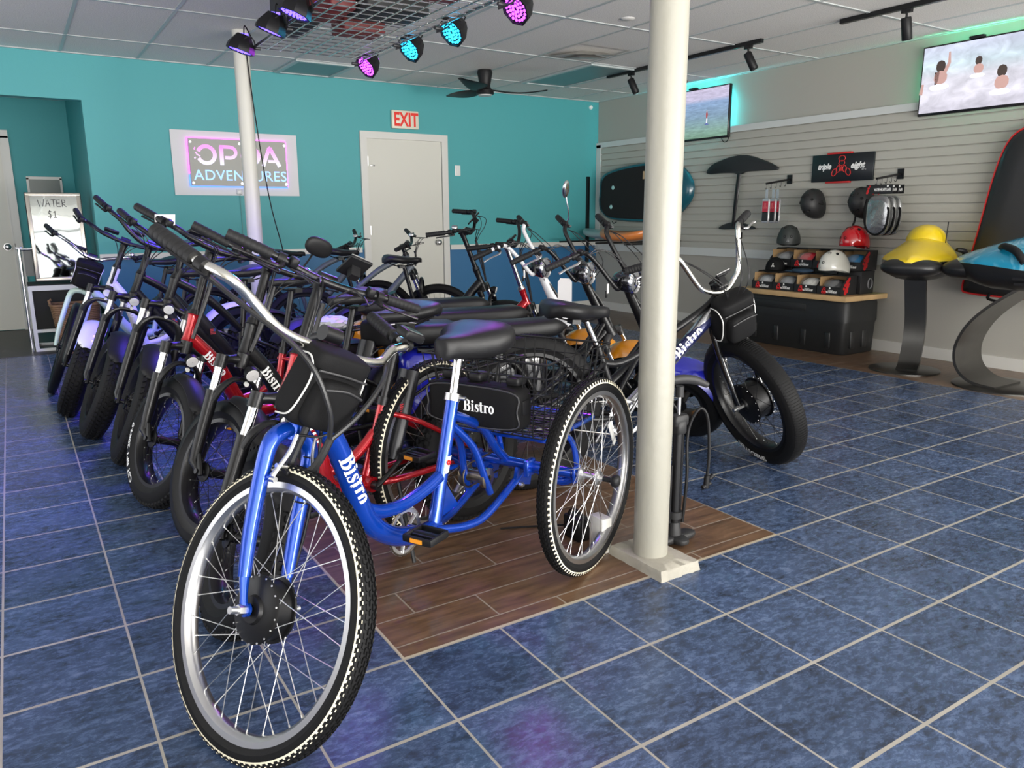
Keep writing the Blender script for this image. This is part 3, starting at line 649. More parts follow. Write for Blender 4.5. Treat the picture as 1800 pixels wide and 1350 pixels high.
def place(wb, R, Sx, hub_xy, th, Rr=None, lean=0):
    """pitch the whole bike about the rear hub so that the turned front wheel rests on the floor"""
    Rr = Rr or R; p = 0
    for _ in range(8):
        Pm = Matrix.Translation((0, 0, Rr)) @ Matrix.Rotation(p, 4, 'Y') @ Matrix.Translation((0, 0, -Rr)); G = Pm @ Sx
        h = G @ V((wb, 0, R)); ax = (G.to_3x3() @ V((0, 1, 0))); low = h.z-R*sqrt(max(0, 1-ax.z**2))
        p += low/wb
    c, s = cos(th), sin(th); loc = (hub_xy[0]-(h.x*c-h.y*s), hub_xy[1]-(h.x*s+h.y*c), 0)
    return Pm, loc
DEF = dict(bbx=.45, wb=1.12, R=.282, w=.050, HA=68, rake=.045, lean=0, frame=RED, style='step', fork='susp', fender=True, headlight=True, hl_z=0, battery=True,
           top=.62, bar_m=BLKM, bar=None, rack=False, tyre=RUB, knobs=1, hub='fat', word=True, saddle_z=.86, saddle_x=.30, saddle_w=.21, spc=BLKM, rimc=BLKM, fenderm=BLKP, stanch=CHR, rearfender=True,
           bars_kw={}, text=None, crown_d=.40, head_l=.12, head_r=.022, headm=None, basket=False, rear_hub='motor', crank=True, lower=BLKM, steerm=None, toptube=None, downm=None, hub_drop=0)
CRUISE = [(0, .03, 0), (.05, .03, .004), (.11, .02, .030), (.17, 0, .055), (.23, -.030, .066), (.270, -.065, .064), (.320, -.205, .045)]
STRAIGHT = [(0, .03, 0), (.06, .03, .002), (.13, .022, .016), (.19, .01, .028), (.345, -.045, .030)]
def ebike(name, label, hub_xy, thd, dd, group=None, cat='electric bike', **kw):
    o = dict(DEF); o.update(kw); g = lambda k: o[k]
    wb, R, w_ = g('wb'), g('R'), g('w'); th = radians(thd)
    k, pf, A0, Sx = steer(wb, R, g('HA'), g('rake'), radians(dd)); Pm, loc = place(wb, R, Sx, hub_xy, th)
    S = Pm @ Sx
    t = empty(name, label, cat, loc, (g('lean'), 0, th), group)
    A = lambda d, f=0, y=0: A0+k*d+pf*f+V((0, y, 0))
    # wheels
    wheel(S, t, 'front_tyre', R, w_, wb, R, g('rimc'), g('spc'), g('hub'), g('knobs'), tyre=g('tyre'), text=g('text'))
    wheel(Pm, t, 'rear_tyre', R, w_, 0, R, g('rimc'), g('spc'), g('rear_hub'), g('knobs'), tyre=g('tyre'))
    cd_ = g('crown_d'); hl = g('head_l'); fw = w_+.036
    fm = g('frame'); headm = g('headm') or fm; hubf = pf*g('rake')
    if g('fork') == 'susp':
        q = MB(S)   # crown
        q.tube([A(cd_, .0, -fw), A(cd_+.012, -.004, -fw*.55), A(cd_+.020, -.006, 0), A(cd_+.012, -.004, fw*.55), A(cd_, 0, fw)], [.021, .017, .025, .017, .021], 12, 5, flat=(1, 1))
        for s in (-1, 1): q.cyl(A(cd_-.028, .0, s*fw), A(cd_+.022, 0, s*fw), .0225)
        q.cyl(A(cd_-.012), A(cd_+.03), .026)
        fk = q.obj('fork', g('lower'), t)
        for s in (-1, 1):
            MB(S).cyl(A(cd_-.02, 0, s*fw), A(cd_-.16, 0, s*fw), .0165).obj('fork_stanchion', g('stanch'), fk)
            q = MB(S); q.tube([A(cd_-.115, 0, s*fw), A(cd_-.125, 0, s*fw), A(.10, .0, s*fw), A(.03, 0, s*fw), A(-.0, g('rake')*.9, s*(fw-.004))], [.026, .0245, .022, .020, .012], 12); q.cyl(A(0, g('rake'), s*(fw-.022)), A(0, g('rake'), s*(fw+.012)), .010)
            q.tube([A(.06, .018, s*(fw-.002)), A(.02, .04, s*(fw-.004)), A(-.012, g('rake')+.012, s*(fw-.006))], [.008, .012, .010], 8)
            q.obj('fork_leg', g('lower'), fk)
        q = MB(S); q.tube([A(cd_-.15, .012, -fw), A(cd_-.10, .030, -fw*.86), A(cd_-.062, .042, -fw*.5), A(cd_-.055, .045, 0), A(cd_-.062, .042, fw*.5), A(cd_-.10, .030, fw*.86), A(cd_-.15, .012, fw)], [.020, .018, .013, .013, .013, .018, .020], 10, 4, flat=(.7, 1)); q.obj('fork_arch', g('lower'), fk)
    else:
        q = MB(S); 
        for s in (-1, 1): q.tube([A(cd_+.02, 0, 0), A(cd_+.005, 0, s*fw*.7), A(cd_-.05, .004, s*fw), A(.12, .012, s*fw), A(0, g('rake'), s*(fw-.01))], [.020, .019, .018, .016, .011], 12, 5)
        fk = q.obj('fork', g('lower'), t)
    if g('fender'):
        q = MB(S); rg = []; c0 = V((wb, 0, R)); fr = R+.014
        for i in range(15):
            a = radians(52+66*i/14); hw = w_*1.04*(1 if 1 < i < 13 else .8 if i in (1, 13) else .45); r_ = []
            for j in range(9):
                y = -hw+2*hw*j/8; rr = fr+.004-(abs(y)/hw)**2.4*.026; r_.append(c0+V((rr*cos(a), y, rr*sin(a))))
            r_ += [p+(c0-p).normalized()*.003 for p in reversed(r_)]; rg.append(r_)
        q.rings(rg); q.obj('front_fender', g('fenderm'), t)
    if g('headlight'):
        p = A(cd_-.045, .075+g('hl_z')*.3, 0)+k*(.012+g('hl_z')); q = MB(S); ax = V((1, 0, -.12)).normalized()
        q.lathe([(.001, -.03), (.014, -.028), (.026, -.008), (.0275, .014), (.0255, .016)], p, ax, 24); q.tube([p-ax*.015, A(cd_-.055, .045)], .006, 8); hlb = q.obj('headlight', BLKP, t)
        q = MB(S); q.lathe([(.0255, .013), (.024, .018), (.001, .020)], p, ax, 24); q.obj('headlight_lens', mat('headlight lens', (.95, .95, .93), .2, .35, bump=.6, bscale=90), hlb)
        MB(S).cyl(p+V((0, 0, -.045)), p+V((.010, 0, -.045)), .009).obj('reflector', mat('white reflector', (.75, .75, .72), .2), hlb)
    # head tube, steerer, stem
    q = MB(Pm); h0, h1 = A(cd_+.045), A(cd_+.045+hl); q.tube([h0, h0+k*.012, (h0+h1)/2, h1-k*.012, h1], [g('head_r')*1.35, g('head_r')*1.15, g('head_r'), g('head_r')*1.12, g('head_r')*1.3], 20, 4); q.obj('head_tube', headm, t)
    q = MB(S); q.cyl(A(cd_+.028), A(cd_+.045), .027); q.obj('headset', BLKM, t); q = MB(S); q.cyl(A(cd_+.045+hl), A(cd_+.066+hl), .026, .022); tp = g('top')
    q.cyl(A(cd_+.06+hl), A(tp), .0175); q.cyl(A(tp-.02), A(tp+.02), .021); base = A(tp+.012, .045)
    q.tube([A(tp), base], .017, 12); q.cyl(base+V((0, -.028, 0)), base+V((0, .028, 0)), .021); q.obj('stem', g('steerm') or BLKM, t)
    bk = dict(bell=1, display=-.09); bk.update(g('bars_kw'))
    bars(S, t, base, g('bar') or CRUISE, .0125, g('bar_m'), cable_to=A(cd_+.06, .04), **bk)
    # frame
    bbx, bbz = g('bbx'), R+.015; sxx = g('saddle_x'); stx, stz = bbx+(sxx+.01-bbx)*(.285/(g('saddle_z')-.045-R-.015)), R+.30; q = MB(Pm); H0, H1 = A(cd_+.06), A(cd_+.03+hl)
    dm = .030
    if g('style') == 'step':
        q.tube([H0+V((-.01, 0, 0)), H0*.72+V((bbx, 0, bbz))*.28+V((0, 0, -.02)), V((bbx+.16, 0, bbz+.03)), V((bbx, 0, bbz))], [dm, dm*1.15, dm*1.15, dm], 16, 6)
        q.tube([V((bbx+.19, 0, bbz+.075)), V((bbx+.05, 0, bbz+.10)), V((stx+.055, 0, bbz+.17))], .018, 12, 5)
    else:
        q.tube([H0, V((bbx, 0, bbz))], [dm*.95, dm], 16); q.tube([H1+V((-.005, 0, 0)), (H1+V((stx, 0, stz)))*.5+V((0, 0, .03)), V((stx, 0, stz-.02))], [.022, .024, .018], 14, 5)
    q.cyl((bbx, -.045, bbz), (bbx, .045, bbz), .027); q.cyl((bbx, 0, bbz), (stx, 0, stz), .0185)
    sy = w_+.022
    for s in (-1, 1):
        q.tube([(bbx-.02, s*.03, bbz), (bbx-.12, s*sy, bbz), (0, s*(sy+.004), R)], .0125, 10, 4); q.tube([(stx+.02, s*.014, stz-.05), (stx-.10, s*sy, stz-.10), (0, s*(sy+.004), R)], .010, 10, 4)
        q.cyl((0, s*(sy-.006), R), (0, s*(sy+.014), R), .016)
    fr_ = q.obj('frame', fm, t)
    if g('battery'):
        q = MB(Pm)
        if g('style') == 'step':
            q.tube([(bbx-.115, 0, bbz+.06), (bbx-.235, 0, bbz+.36)], .038, 16, flat=(1.25, .8))
            q.obj('battery', mat('battery case', (.010, .010, .012), .3), t)
            q = MB(Pm); u = (V((bbx-.235, 0, bbz+.36))-V((bbx-.115, 0, bbz+.06))).normalized(); side = V((u.z, 0, -u.x)); c = V((bbx-.165, .0315, bbz+.24)); 
        else:
            a_, b_ = V((bbx, 0, bbz)), V(H0); d_ = (b_-a_); c1, c2 = a_+d_*.22, a_+d_*.82; nn = V((-d_.z, 0, d_.x)).normalized()
            q.tube([c1+nn*.045, c2+nn*.045], .036, 16, flat=(.8, 1.1)); q.obj('battery', mat('battery case', (.010, .010, .012), .3), t)
            c = c1*.45+c2*.55+nn*.045+V((0, .043, 0)); u = V((0, 0, 1)); q = MB(Pm)
        # small flag decal
        cc = V((c.x, abs(c.y)+.001, c.z)); q = MB(Pm)
        for i in range(4): q.box(cc+V((0, 0, -.012+.008*i)), (.030, .001, .0045))
        q.obj('battery_decal', mat('decal red', (.5, .05, .06), .5), t); q = MB(Pm); q.box(cc+V((-.009, .0004, .008)), (.012, .0014, .014)); q.obj('battery_decal_corner', mat('decal navy', (.03, .05, .2), .5), t)
    if g('word'):
        d0, d1 = (H0*.92+V((bbx, 0, bbz))*.08, H0*.45+V((bbx+.1, 0, bbz))*.55) if g('style') == 'step' else (H0, V((bbx, 0, bbz)))
        ins = V((0, .0, 0))
        wrap_tube_text(Pm, bistro_geo(), d0*1.0+V((0, 0, 0)), d1, dm*1.14, .044, (.25, 1, .3), LTXT, fr_); 
    # seat
    sp = V((stx, 0, stz)); sdir = (sp-V((bbx, 0, bbz))).normalized(); sz = g('saddle_z'); top_ = sp+sdir*((sz-.045-sp.z)/sdir.z)
    MB(Pm).cyl(sp-sdir*.02, top_, .0145).obj('seat_post', BLKM if g('spc') is BLKM else CHR, t); MB(Pm).cyl(sp-sdir*.03, sp, .0225).obj('seat_clamp', BLKM, t)
    saddle(Pm, t, top_.x-.01, sz, .28, g('saddle_w'))
    if g('crank'):
        crank(Pm, t, bbx, bbz, radians(-35), .16, .07, BLKM, wy=.06); chain(Pm, t, bbx, bbz, .07, 0, R, .035, -.056)
    if g('rearfender'):
        q = MB(Pm); rg = []
        for i in range(15):
            a = radians(40+110*i/14); hw = w_*1.04*(1 if 0 < i < 14 else .7); r_ = []
            for j in range(9):
                y = -hw+2*hw*j/8; rr = R+.016-(abs(y)/hw)**2.4*.022; r_.append(V((rr*cos(a), y, R+rr*sin(a))))
            r_ += [p+(V((0, 0, R))-p).normalized()*.003 for p in reversed(r_)]; rg.append(r_)
        q.rings(rg); q.obj('rear_fender', g('fenderm'), t)
    if g('rack'):
        q = MB(Pm); z = 2*R+.06; rk = .0055
        q.tube([(.20, -.05, z), (-.26, -.065, z), (-.28, -.04, z), (-.28, .04, z), (-.26, .065, z), (.20, .05, z)], rk, 8, 3)
        for x in (.12, 0, -.12, -.2): q.tube([(x, -.06, z), (x, .06, z)], rk*.8, 6)
        q.tube([(.2, 0, z), (-.27, 0, z)], rk*.8, 6)
        for s in (-1, 1):
            q.tube([(.06, s*.06, z), (0, s*(sy+.02), R)], rk, 8); q.tube([(-.12, s*.064, z), (0, s*(sy+.02), R)], rk, 8); q.tube([(.20, s*.05, z), (stx, s*.02, stz-.06)], rk, 8)
        q.obj('rear_rack', BLKM, t)
    q = MB(Pm); q.tube([(bbx-.10, .06, bbz-.01), (bbx-.06, .17, .02)], .008, 8); q.obj('kickstand', BLKM, t)
    return t, Pm, S, A, base
def handlebar_bag(S, root, base, label, sc=1.0, drop=.20, fwd=.10, name='handlebar_bag', rotz=0):
    """rounded nylon bag hanging in front of the bars; own top-level thing placed with the bike's transform"""
    W = root.matrix_basis.copy(); T_ = Matrix.Translation(root.location) @ root.rotation_euler.to_matrix().to_4x4()
    c = V(base)+V((fwd, 0, -drop)); G = T_ @ S @ Matrix.Translation(c) @ Matrix.Rotation(rotz, 4, 'Z'); wl = G @ V((0, 0, 0))
    b = empty(name, label, 'bag', wl); L = Matrix.Translation(-wl) @ G
    a, bb, h = .058*sc, .098*sc, .112*sc
    q = MB(L); q.sell((-.02*sc, 0, 0), (a, bb, h), .35, .42, nu=40, nv=24); q.obj('bag_body', BAGM, b, angle=60)
    q = MB(L); q.sell((.042*sc, 0, -.022*sc), (.040*sc, bb*.80, h*.66), .45, .5, nu=36, nv=18); q.obj('front_pocket', BAGM, b, angle=60)
    q = MB(L); q.sell((-.015*sc, 0, h*.80), (a*1.04, bb*1.03, h*.30), .45, .5, nu=36, nv=14); q.obj('lid', BAGM, b, angle=60)
    for s in (-1, 1):
        q = MB(L); q.tube([(-.055*sc, s*bb*1.0, h*.70), (.0, s*bb*1.05, h*.80), (.030*sc, s*bb*.98, h*.45), (.034*sc, s*bb*.98, -.1*h), (.02*sc, s*bb*1.0, -.7*h), (-.03*sc, s*bb*.98, -h*.92)], .0028*sc, 6, 6); q.obj('piping', PIPING, b)
    q = MB(L); q.tube([(.078*sc, -bb*.70, .25*h), (.084*sc, 0, .36*h), (.078*sc, bb*.70, .25*h)], .003, 6, 5); q.tube([(.044*sc, -bb*.9, h*.60), (.05*sc, 0, h*.64), (.044*sc, bb*.9, h*.60)], .003, 6, 5); q.obj('zip', mat('zip tape', (.03, .03, .032), .5), b)
    return b

TRIKEBAR = [(0, .03, -.03), (.068, .033, -.031), (.159, .025, -.021), (.227, -.019, .012), (.287, -.042, .035), (.317, -.135, .028), (.348, -.276, .03)]
# ------------------------------------------------------------ the blue tricycle in front
def tricycle():
    R, w_, wb = .335, .027, 1.20; HA, rake = 67, .045; th = radians(207.0); dd = radians(84)
    k, pf, A0, Sx = steer(wb, R, HA, rake, dd); Pm, loc = place(wb, R, Sx, (-.382, -.095), th); S = Pm @ Sx
    t = empty('adult_tricycle', 'blue adult tricycle with chrome handlebars, wire rear basket and cream-banded tyres, front', 'tricycle', loc, (0, 0, th))
    A = lambda d, f=0, y=0: A0+k*d+pf*f+V((0, y, 0))
    tr = .335
    wheel(S, t, 'front_tyre', R, w_, wb, R, ALU, STEEL, 'motor', 2, band=True, tyre=RUB, seg=72)
    YR = Matrix.Rotation(radians(-1.0), 4, 'Z')
    for s, nm in ((1, 'rear_tyre'), (-1, 'rear_tyre')):
        wheel(Pm @ YR @ Matrix.Translation((0, s*tr, 0)), t, nm, R, w_, 0, R, ALU, STEEL, 'small', 2, band=True, seg=72)
    q = MB(Pm @ YR); 
    q.cyl((0, tr+.02, R), (0, tr+.085, R), .009); q.sell((0, tr+.095, R), (.021, .016, .021), .8, .9); q.cyl((0, -tr-.02, R), (0, -tr-.06, R), .009); q.obj('axle_cap', BLKP, t)
    q = MB(Pm @ YR); q.cyl((0, -tr+.03, R), (0, tr-.03, R), .0085); q.obj('rear_axle', STEEL, t)
    q = MB(Pm @ YR); a_ = 2.6; q.box((R*.62*cos(a_), tr, R+R*.62*sin(a_)), (.10, .006, .022), Matrix.Rotation(-(a_+pi/2), 3, 'Y'), bev=.002); q.obj('spoke_reflector', mat('white reflector', (.75, .75, .72), .2), t)
    # fork
    q = MB(S); fw = .062
    for s in (-1, 1):
        q.tube([A(.415, .0, 0), A(.412, 0, s*fw*.45), A(.385, .002, s*fw*.92), A(.33, .003, s*fw*1.05), A(.18, .010, s*fw*1.05), A(.07, .022, s*fw*1.0)], [.021, .022, .021, .020, .018, .015], 14, 6)
        q.tube([A(.08, .020, s*fw), A(.03, .034, s*fw*.98), A(-.004, rake, s*fw*.94)], [.015, .010, .012], 12, 3, flat=(1, .7)); q.cyl(A(0, rake, s*(fw-.012)), A(0, rake, s*(fw-.003)), .016)
        q.cyl(A(.30, .020, s*fw), A(.30, .036, s*fw), .008)
    q.cyl(A(.395), A(.435), .024)
    fk = q.obj('fork', BLUE, t)
    q = MB(S)
    for s in (-1, 1):
        q.cyl(A(0, rake, s*(fw-.004)), A(0, rake, s*(fw+.016)), .0125, seg=6); q.cyl(A(0, rake, s*(fw+.012)), A(0, rake, s*(fw+.036)), .0085)
    q.obj('axle_nut', STEEL, fk)
    for s in (-1, 1):   # V brake
        q = MB(S); q.tube([A(.298, .032, s*fw), A(.33, .040, s*fw*.80), A(.37, .046, s*fw*.55), A(.41, .05, s*fw*.45)], [.008, .006, .006, .005], 10, 4, flat=(1, .7)); q.cyl(A(.298, .034, s*fw), A(.298, .052, s*fw), .007); q.cyl(A(.33, .036, s*fw*.9), A(.33, .036, s*fw*.42), .006); q.obj('brake_arm', ALU, fk)
        q = MB(S); q.box(A(.325, .030, s*fw*.46), (.05, .010, .012), bev=.003); q.obj('brake_pad', BLKP, fk)
    q = MB(S); q.tube([A(.408, .05, -fw*.5), A(.414, .052, fw*.75)], .003, 6); q.tube([A(.41, .05, fw*.45), A(.44, .06, fw*1.1), A(.52, .06, fw*.6), A(.62, .05, .02)], .0028, 6, 5)
    q.tube([A(.60, .05, fw*.3), A(.42, .035, fw*.9), A(.33, .03, fw*1.22), A(.18, .02, fw*1.40), A(.06, .02, fw*1.32), A(.01, rake, fw*1.2)], .0042, 8, 6); q.obj('motor_cable', BLKP, fk)
    q = MB(S)
    for d_ in (.36, .25, .10): q.tube([A(d_, .008+.021*cos(a), fw*1.05+.021*sin(a)) for a in [2*pi*j/12 for j in range(12)]], .0022, 5, closed=True)
    q.obj('cable_tie', BLKP, fk)
    # head, stem
    q = MB(Pm); q.tube([A(.442), A(.45), A(.57), A(.58)], [.024, .021, .021, .024], 18); hd = q.obj('head_tube', BLUE, t)
    q = MB(S); q.cyl(A(.435), A(.443), .025); q.cyl(A(.58), A(.60), .024, .020); q.obj('headset', BLKM, t)
    tp = .66; base = A(tp, .055); q = MB(S); q.cyl(A(.59), A(tp), .013); q.tube([A(tp-.012), base], .015, 12); q.cyl(base-V((0, .026, 0)), base+V((0, .026, 0)), .020); q.obj('stem', BLKM, t)
    path = TRIKEBAR
    hb = bars(S, t, base, path, .0125, mat('nickel chrome bar', (.72, .71, .66), .16, 1), grip_l=.14, grip_r=.019, levers=True, cables=False, bell=False, display=False, throttle=False)
    e = base+V((path[-3][1], path[-3][0], path[-3][2])); q = MB(S); q.box(e+V((-.005, 0, .030)), (.05, .075, .026), bev=.007); q.cyl(e-V((0, .012, 0)), e+V((0, .012, 0)), .017); q.obj('display', BLKP, hb)
    q = MB(S); q.box(e+V((-.005, 0, .044)), (.035, .055, .002)); q.obj('display_screen', mat('lcd glass', (.10, .11, .11), .08), hb)
    q = MB(S)
    for s in (-1, 1):
        st = base+V((path[-2][1]+.035, s*path[-2][0], path[-2][2]-.01)); 
        q.tube([st, st+V((.035, -s*.06, -.02)), base+V((.10, s*.13, -.04)), base+V((.165, s*.05, -.12)), base+V((.17, .0, -.20))], .0065, 8, 7)
    q.tube([base+V((.17, 0, -.195)), base+V((.165, 0, -.28)), base+V((.10, 0, -.34)), A(.45, .05, 0)], .0095, 8, 5); q.obj('cable_loom', mat('cable housing', (.015, .015, .016), .4), hb)
    # frame
    q = MB(Pm); dt = [A(.515), V((.86, 0, .64)), V((.80, 0, .49)), V((.745, 0, .375)), V((.65, 0, .295)), V((.525, 0, .25))]
    q.tube(dt, [.028, .030, .030, .030, .028], 18, 7)
    q.tube([(.755, 0, .415), (.69, 0, .385), (.60, 0, .372), (.49, 0, .382), (.41, 0, .402)], .0205, 14, 5)
    q.cyl((.525, -.036, .25), (.525, .036, .25), .026); q.cyl((.448, 0, .235), (.322, 0, .640), .0215); q.tube([(.525, 0, .25), (.43, 0, .245)], .026)
    q.tube([(.330, 0, .585), (.24, 0, .545), (.146, 0, .493), (.06, 0, .395), (-.04, 0, .31)], .0165, 12, 6)
    q.tube([(.335, 0, .555), (.25, .025, .46), (.21, .04, .35), (.18, .045, .28)], .013, 12, 5); q.tube([(.335, 0, .555), (.25, -.025, .46), (.21, -.04, .35), (.18, -.045, .28)], .013, 12, 5)
    for s in (-1, 1): q.tube([(.46, s*.02, .245), (.35, s*.045, .22), (.25, s*.06, .218), (.13, s*.065, .255), (.0, s*.065, .30)], .014, 12, 5)
    q.prism([(-.09, 0), (.02, -.01), (-.0, .13)], (.39, -.004, .27), (1, 0, 0), (0, 0, 1), .008)
    q.tube([(.42, 0, .40), (.30, -.05, .385), (.22, -.06, .37)], .009, 10, 3)
    for s in (-1, 1): q.box((.0, s*.07, .29), (.11, .012, .06), Matrix.Rotation(-.3, 3, 'Y'))
    frm = q.obj('frame', BLUE, t)
    q = MB(Pm @ YR)   # rear carrier: cross tubes, axle housings
    q.cyl((.0, -.27, .335), (0, .27, .335), .019)
    q.tube([(-.0, -.10, .335), (-.02, -.14, .31), (-.02, -.22, .29), (-.01, -.29, .33)], .016, 10, 4); q.tube([(0, .10, .335), (-.02, .14, .31), (-.02, .22, .29), (-.01, .29, .33)], .016, 10, 4)
    for s in (-1, 1):
        q.tube([(-.01, s*.285, .34), (-.06, s*.24, .42), (-.06, s*.20, .455)], .011, 10, 4); q.box((0, s*.285, .335), (.05, .012, .06), bev=.004); q.box((.02, s*.11, .335), (.055, .02, .06), bev=.004)
        q.tube([(.05, s*.20, .455), (-.30, s*.20, .455)], .010, 8)
    q.tube([(.06, -.20, .455), (.06, .20, .455)], .010, 8); q.tube([(-.30, -.20, .455), (-.30, .20, .455)], .010, 8); q.tube([(.02, 0, .34), (.05, 0, .455)], .012, 8)
    q.obj('rear_axle_frame', BLUE, t)
    q = MB(Pm)
    for s, p in ((1, (-.02, .078, .31)), (1, (.035, .078, .27)), (-1, (-.02, -.078, .31))):
        q.cyl(V(p), V(p)+V((0, s*.012, 0)), .010, seg=6); q.cyl(V(p), V(p)+V((0, s*.018, 0)), .005)
    q.obj('frame_bolt', STEEL, t)
    wrap_tube_text(Pm, bistro_geo(), (.862, 0, .645), (.765, 0, .415), .0305, .052, (.18, 1, .15), LTXT, frm)
    q = MB(Pm); q.add([(.394-.06*j*.31+.0222*sin(-.55+1.1*i/4), .0224*cos(-.55+1.1*i/4), .412+.052*j) for j in (0, 1) for i in range(5)], [(i, i+1, i+6, i+5) for i in range(4)]); q.obj('frame_sticker', PAPER, frm)
    q = MB(Pm); q.tube([(.386+.006*cos(a), .0232, .445+.006*sin(a)) for a in [2*pi*j/12 for j in range(12)]], .003, 5, closed=True); q.obj('sticker_print', REDTXT, frm)
    # seat
    MB(Pm).cyl((.322, 0, .63), (.283, 0, .770), .0145).obj('seat_post', CHR, t)
    q = MB(Pm); q.cyl((.326, 0, .630), (.319, 0, .652), .026); q.cyl((.322, .02, .64), (.320, .048, .64), .006); q.obj('seat_clamp', ALU, t)
    saddle(Pm, t, .235, .808, .29, .265, .115, tilt=-.02, springs=True, logo='SCHWINN')
    crank(Pm, t, .525, .25, radians(-150), .15, .075, mat('chainguard silver', (.5, .5, .5), .35, .8), ALU, wy=.055, armmL=ALU)
    chain(Pm, t, .525, .25, .075, .19, .335, .042, -.050); chain(Pm, t, .19, .335, .042, .0, .335, .04, -.03)
    q = MB(Pm); q.lathe([(.008, -.06), (.02, -.055), (.042, -.052), (.042, -.048), (.022, -.044), (.022, .03), (.036, .032), (.036, .045), (.012, .05)], (.19, 0, .335), (0, 1, 0), 24); q.obj('mid_hub', mat('oiled steel', (.30, .26, .20), .3, 1), t)
    # basket
    q = MB(Pm @ YR); z0, z1 = .475, .735; B0 = (-.30, .11, -.215, .215); ex = .035
    def rect(z, e): x0, x1, y0, y1 = B0[0]-e, B0[1]+e, B0[2]-e, B0[3]+e; return [V((x0, y0, z)), V((x1, y0, z)), V((x1, y1, z)), V((x0, y1, z))]
    for i, z in enumerate((z0, z0+.05, z0+.10, z0+.155, z0+.21, z1)): q.tube(rect(z, ex*(z-z0)/(z1-z0)), .0042 if i == 5 else .0025, 6, closed=True)
    b0, b1 = rect(z0, 0), rect(z1, ex)
    for s in range(4):
        n = 11 if s % 2 else 10
        for i in range(n):
            a = b0[s].lerp(b0[(s+1) % 4], i/n); b = b1[s].lerp(b1[(s+1) % 4], i/n); q.tube([a, b], .0023, 5)
    for i in range(1, 14): q.tube([V((B0[0]+(B0[1]-B0[0])*i/14, B0[2], z0)), V((B0[0]+(B0[1]-B0[0])*i/14, B0[3], z0))], .0021, 5)
    for i in range(1, 10): q.tube([V((B0[0], B0[2]+(B0[3]-B0[2])*i/10, z0)), V((B0[1], B0[2]+(B0[3]-B0[2])*i/10, z0))], .0021, 5)
    q.obj('basket', mat('basket wire', (.012, .012, .013), .4, .3), t)
    # bag strapped to the front of the basket
    wl = Matrix.Translation(loc) @ Matrix.Rotation(th, 4, 'Z') @ Pm @ YR
    c = wl @ V((.150, -.01, .580)); b = empty('saddle_bag', 'long black padded bag lettered Bistro strapped under the saddle of the blue tricycle', 'bag', c); L = Matrix.Translation(-c) @ wl @ Matrix.Translation((.150, -.01, .580))
    q = MB(L); q.sell((0, 0, 0), (.050, .185, .075), .3, .3, nu=40, nv=20); q.obj('bag_body', BAGM, b, angle=60)
    for y in (-.13, -.02, .13): MB(L).box((-.030, y, .088), (.06, .05, .03), bev=.008).obj('strap', BLKP, b)
    for yy in (-.184, .184): MB(L).box((-.0, yy, .01), (.05, .012, .05), bev=.005).obj('side_buckle', BLKP, b)
    q = MB(L); 
    q.tube([(.045, -.170, -.055), (.048, -.178, 0), (.045, -.170, .058), (.047, 0, .070), (.045, .170, .058), (.048, .178, 0), (.045, .170, -.055), (.047, 0, -.068)], .0028, 6, 5, closed=True); q.obj('piping', mat('dark piping', (.04, .04, .042), .4), b)
    q = MB(L); flat_text(q, bistro_geo(), (.0515, .03, .005), (0, 1, 0), (0, 0, 1), .040); q.obj('bag_lettering', LTXT, b, flat=True)
    handlebar_bag(S, t, base, 'black nylon bag with pale piping hanging in front of the blue tricycle handlebars', 0.84, .118, .075)
    return t, Pm, S, A, base
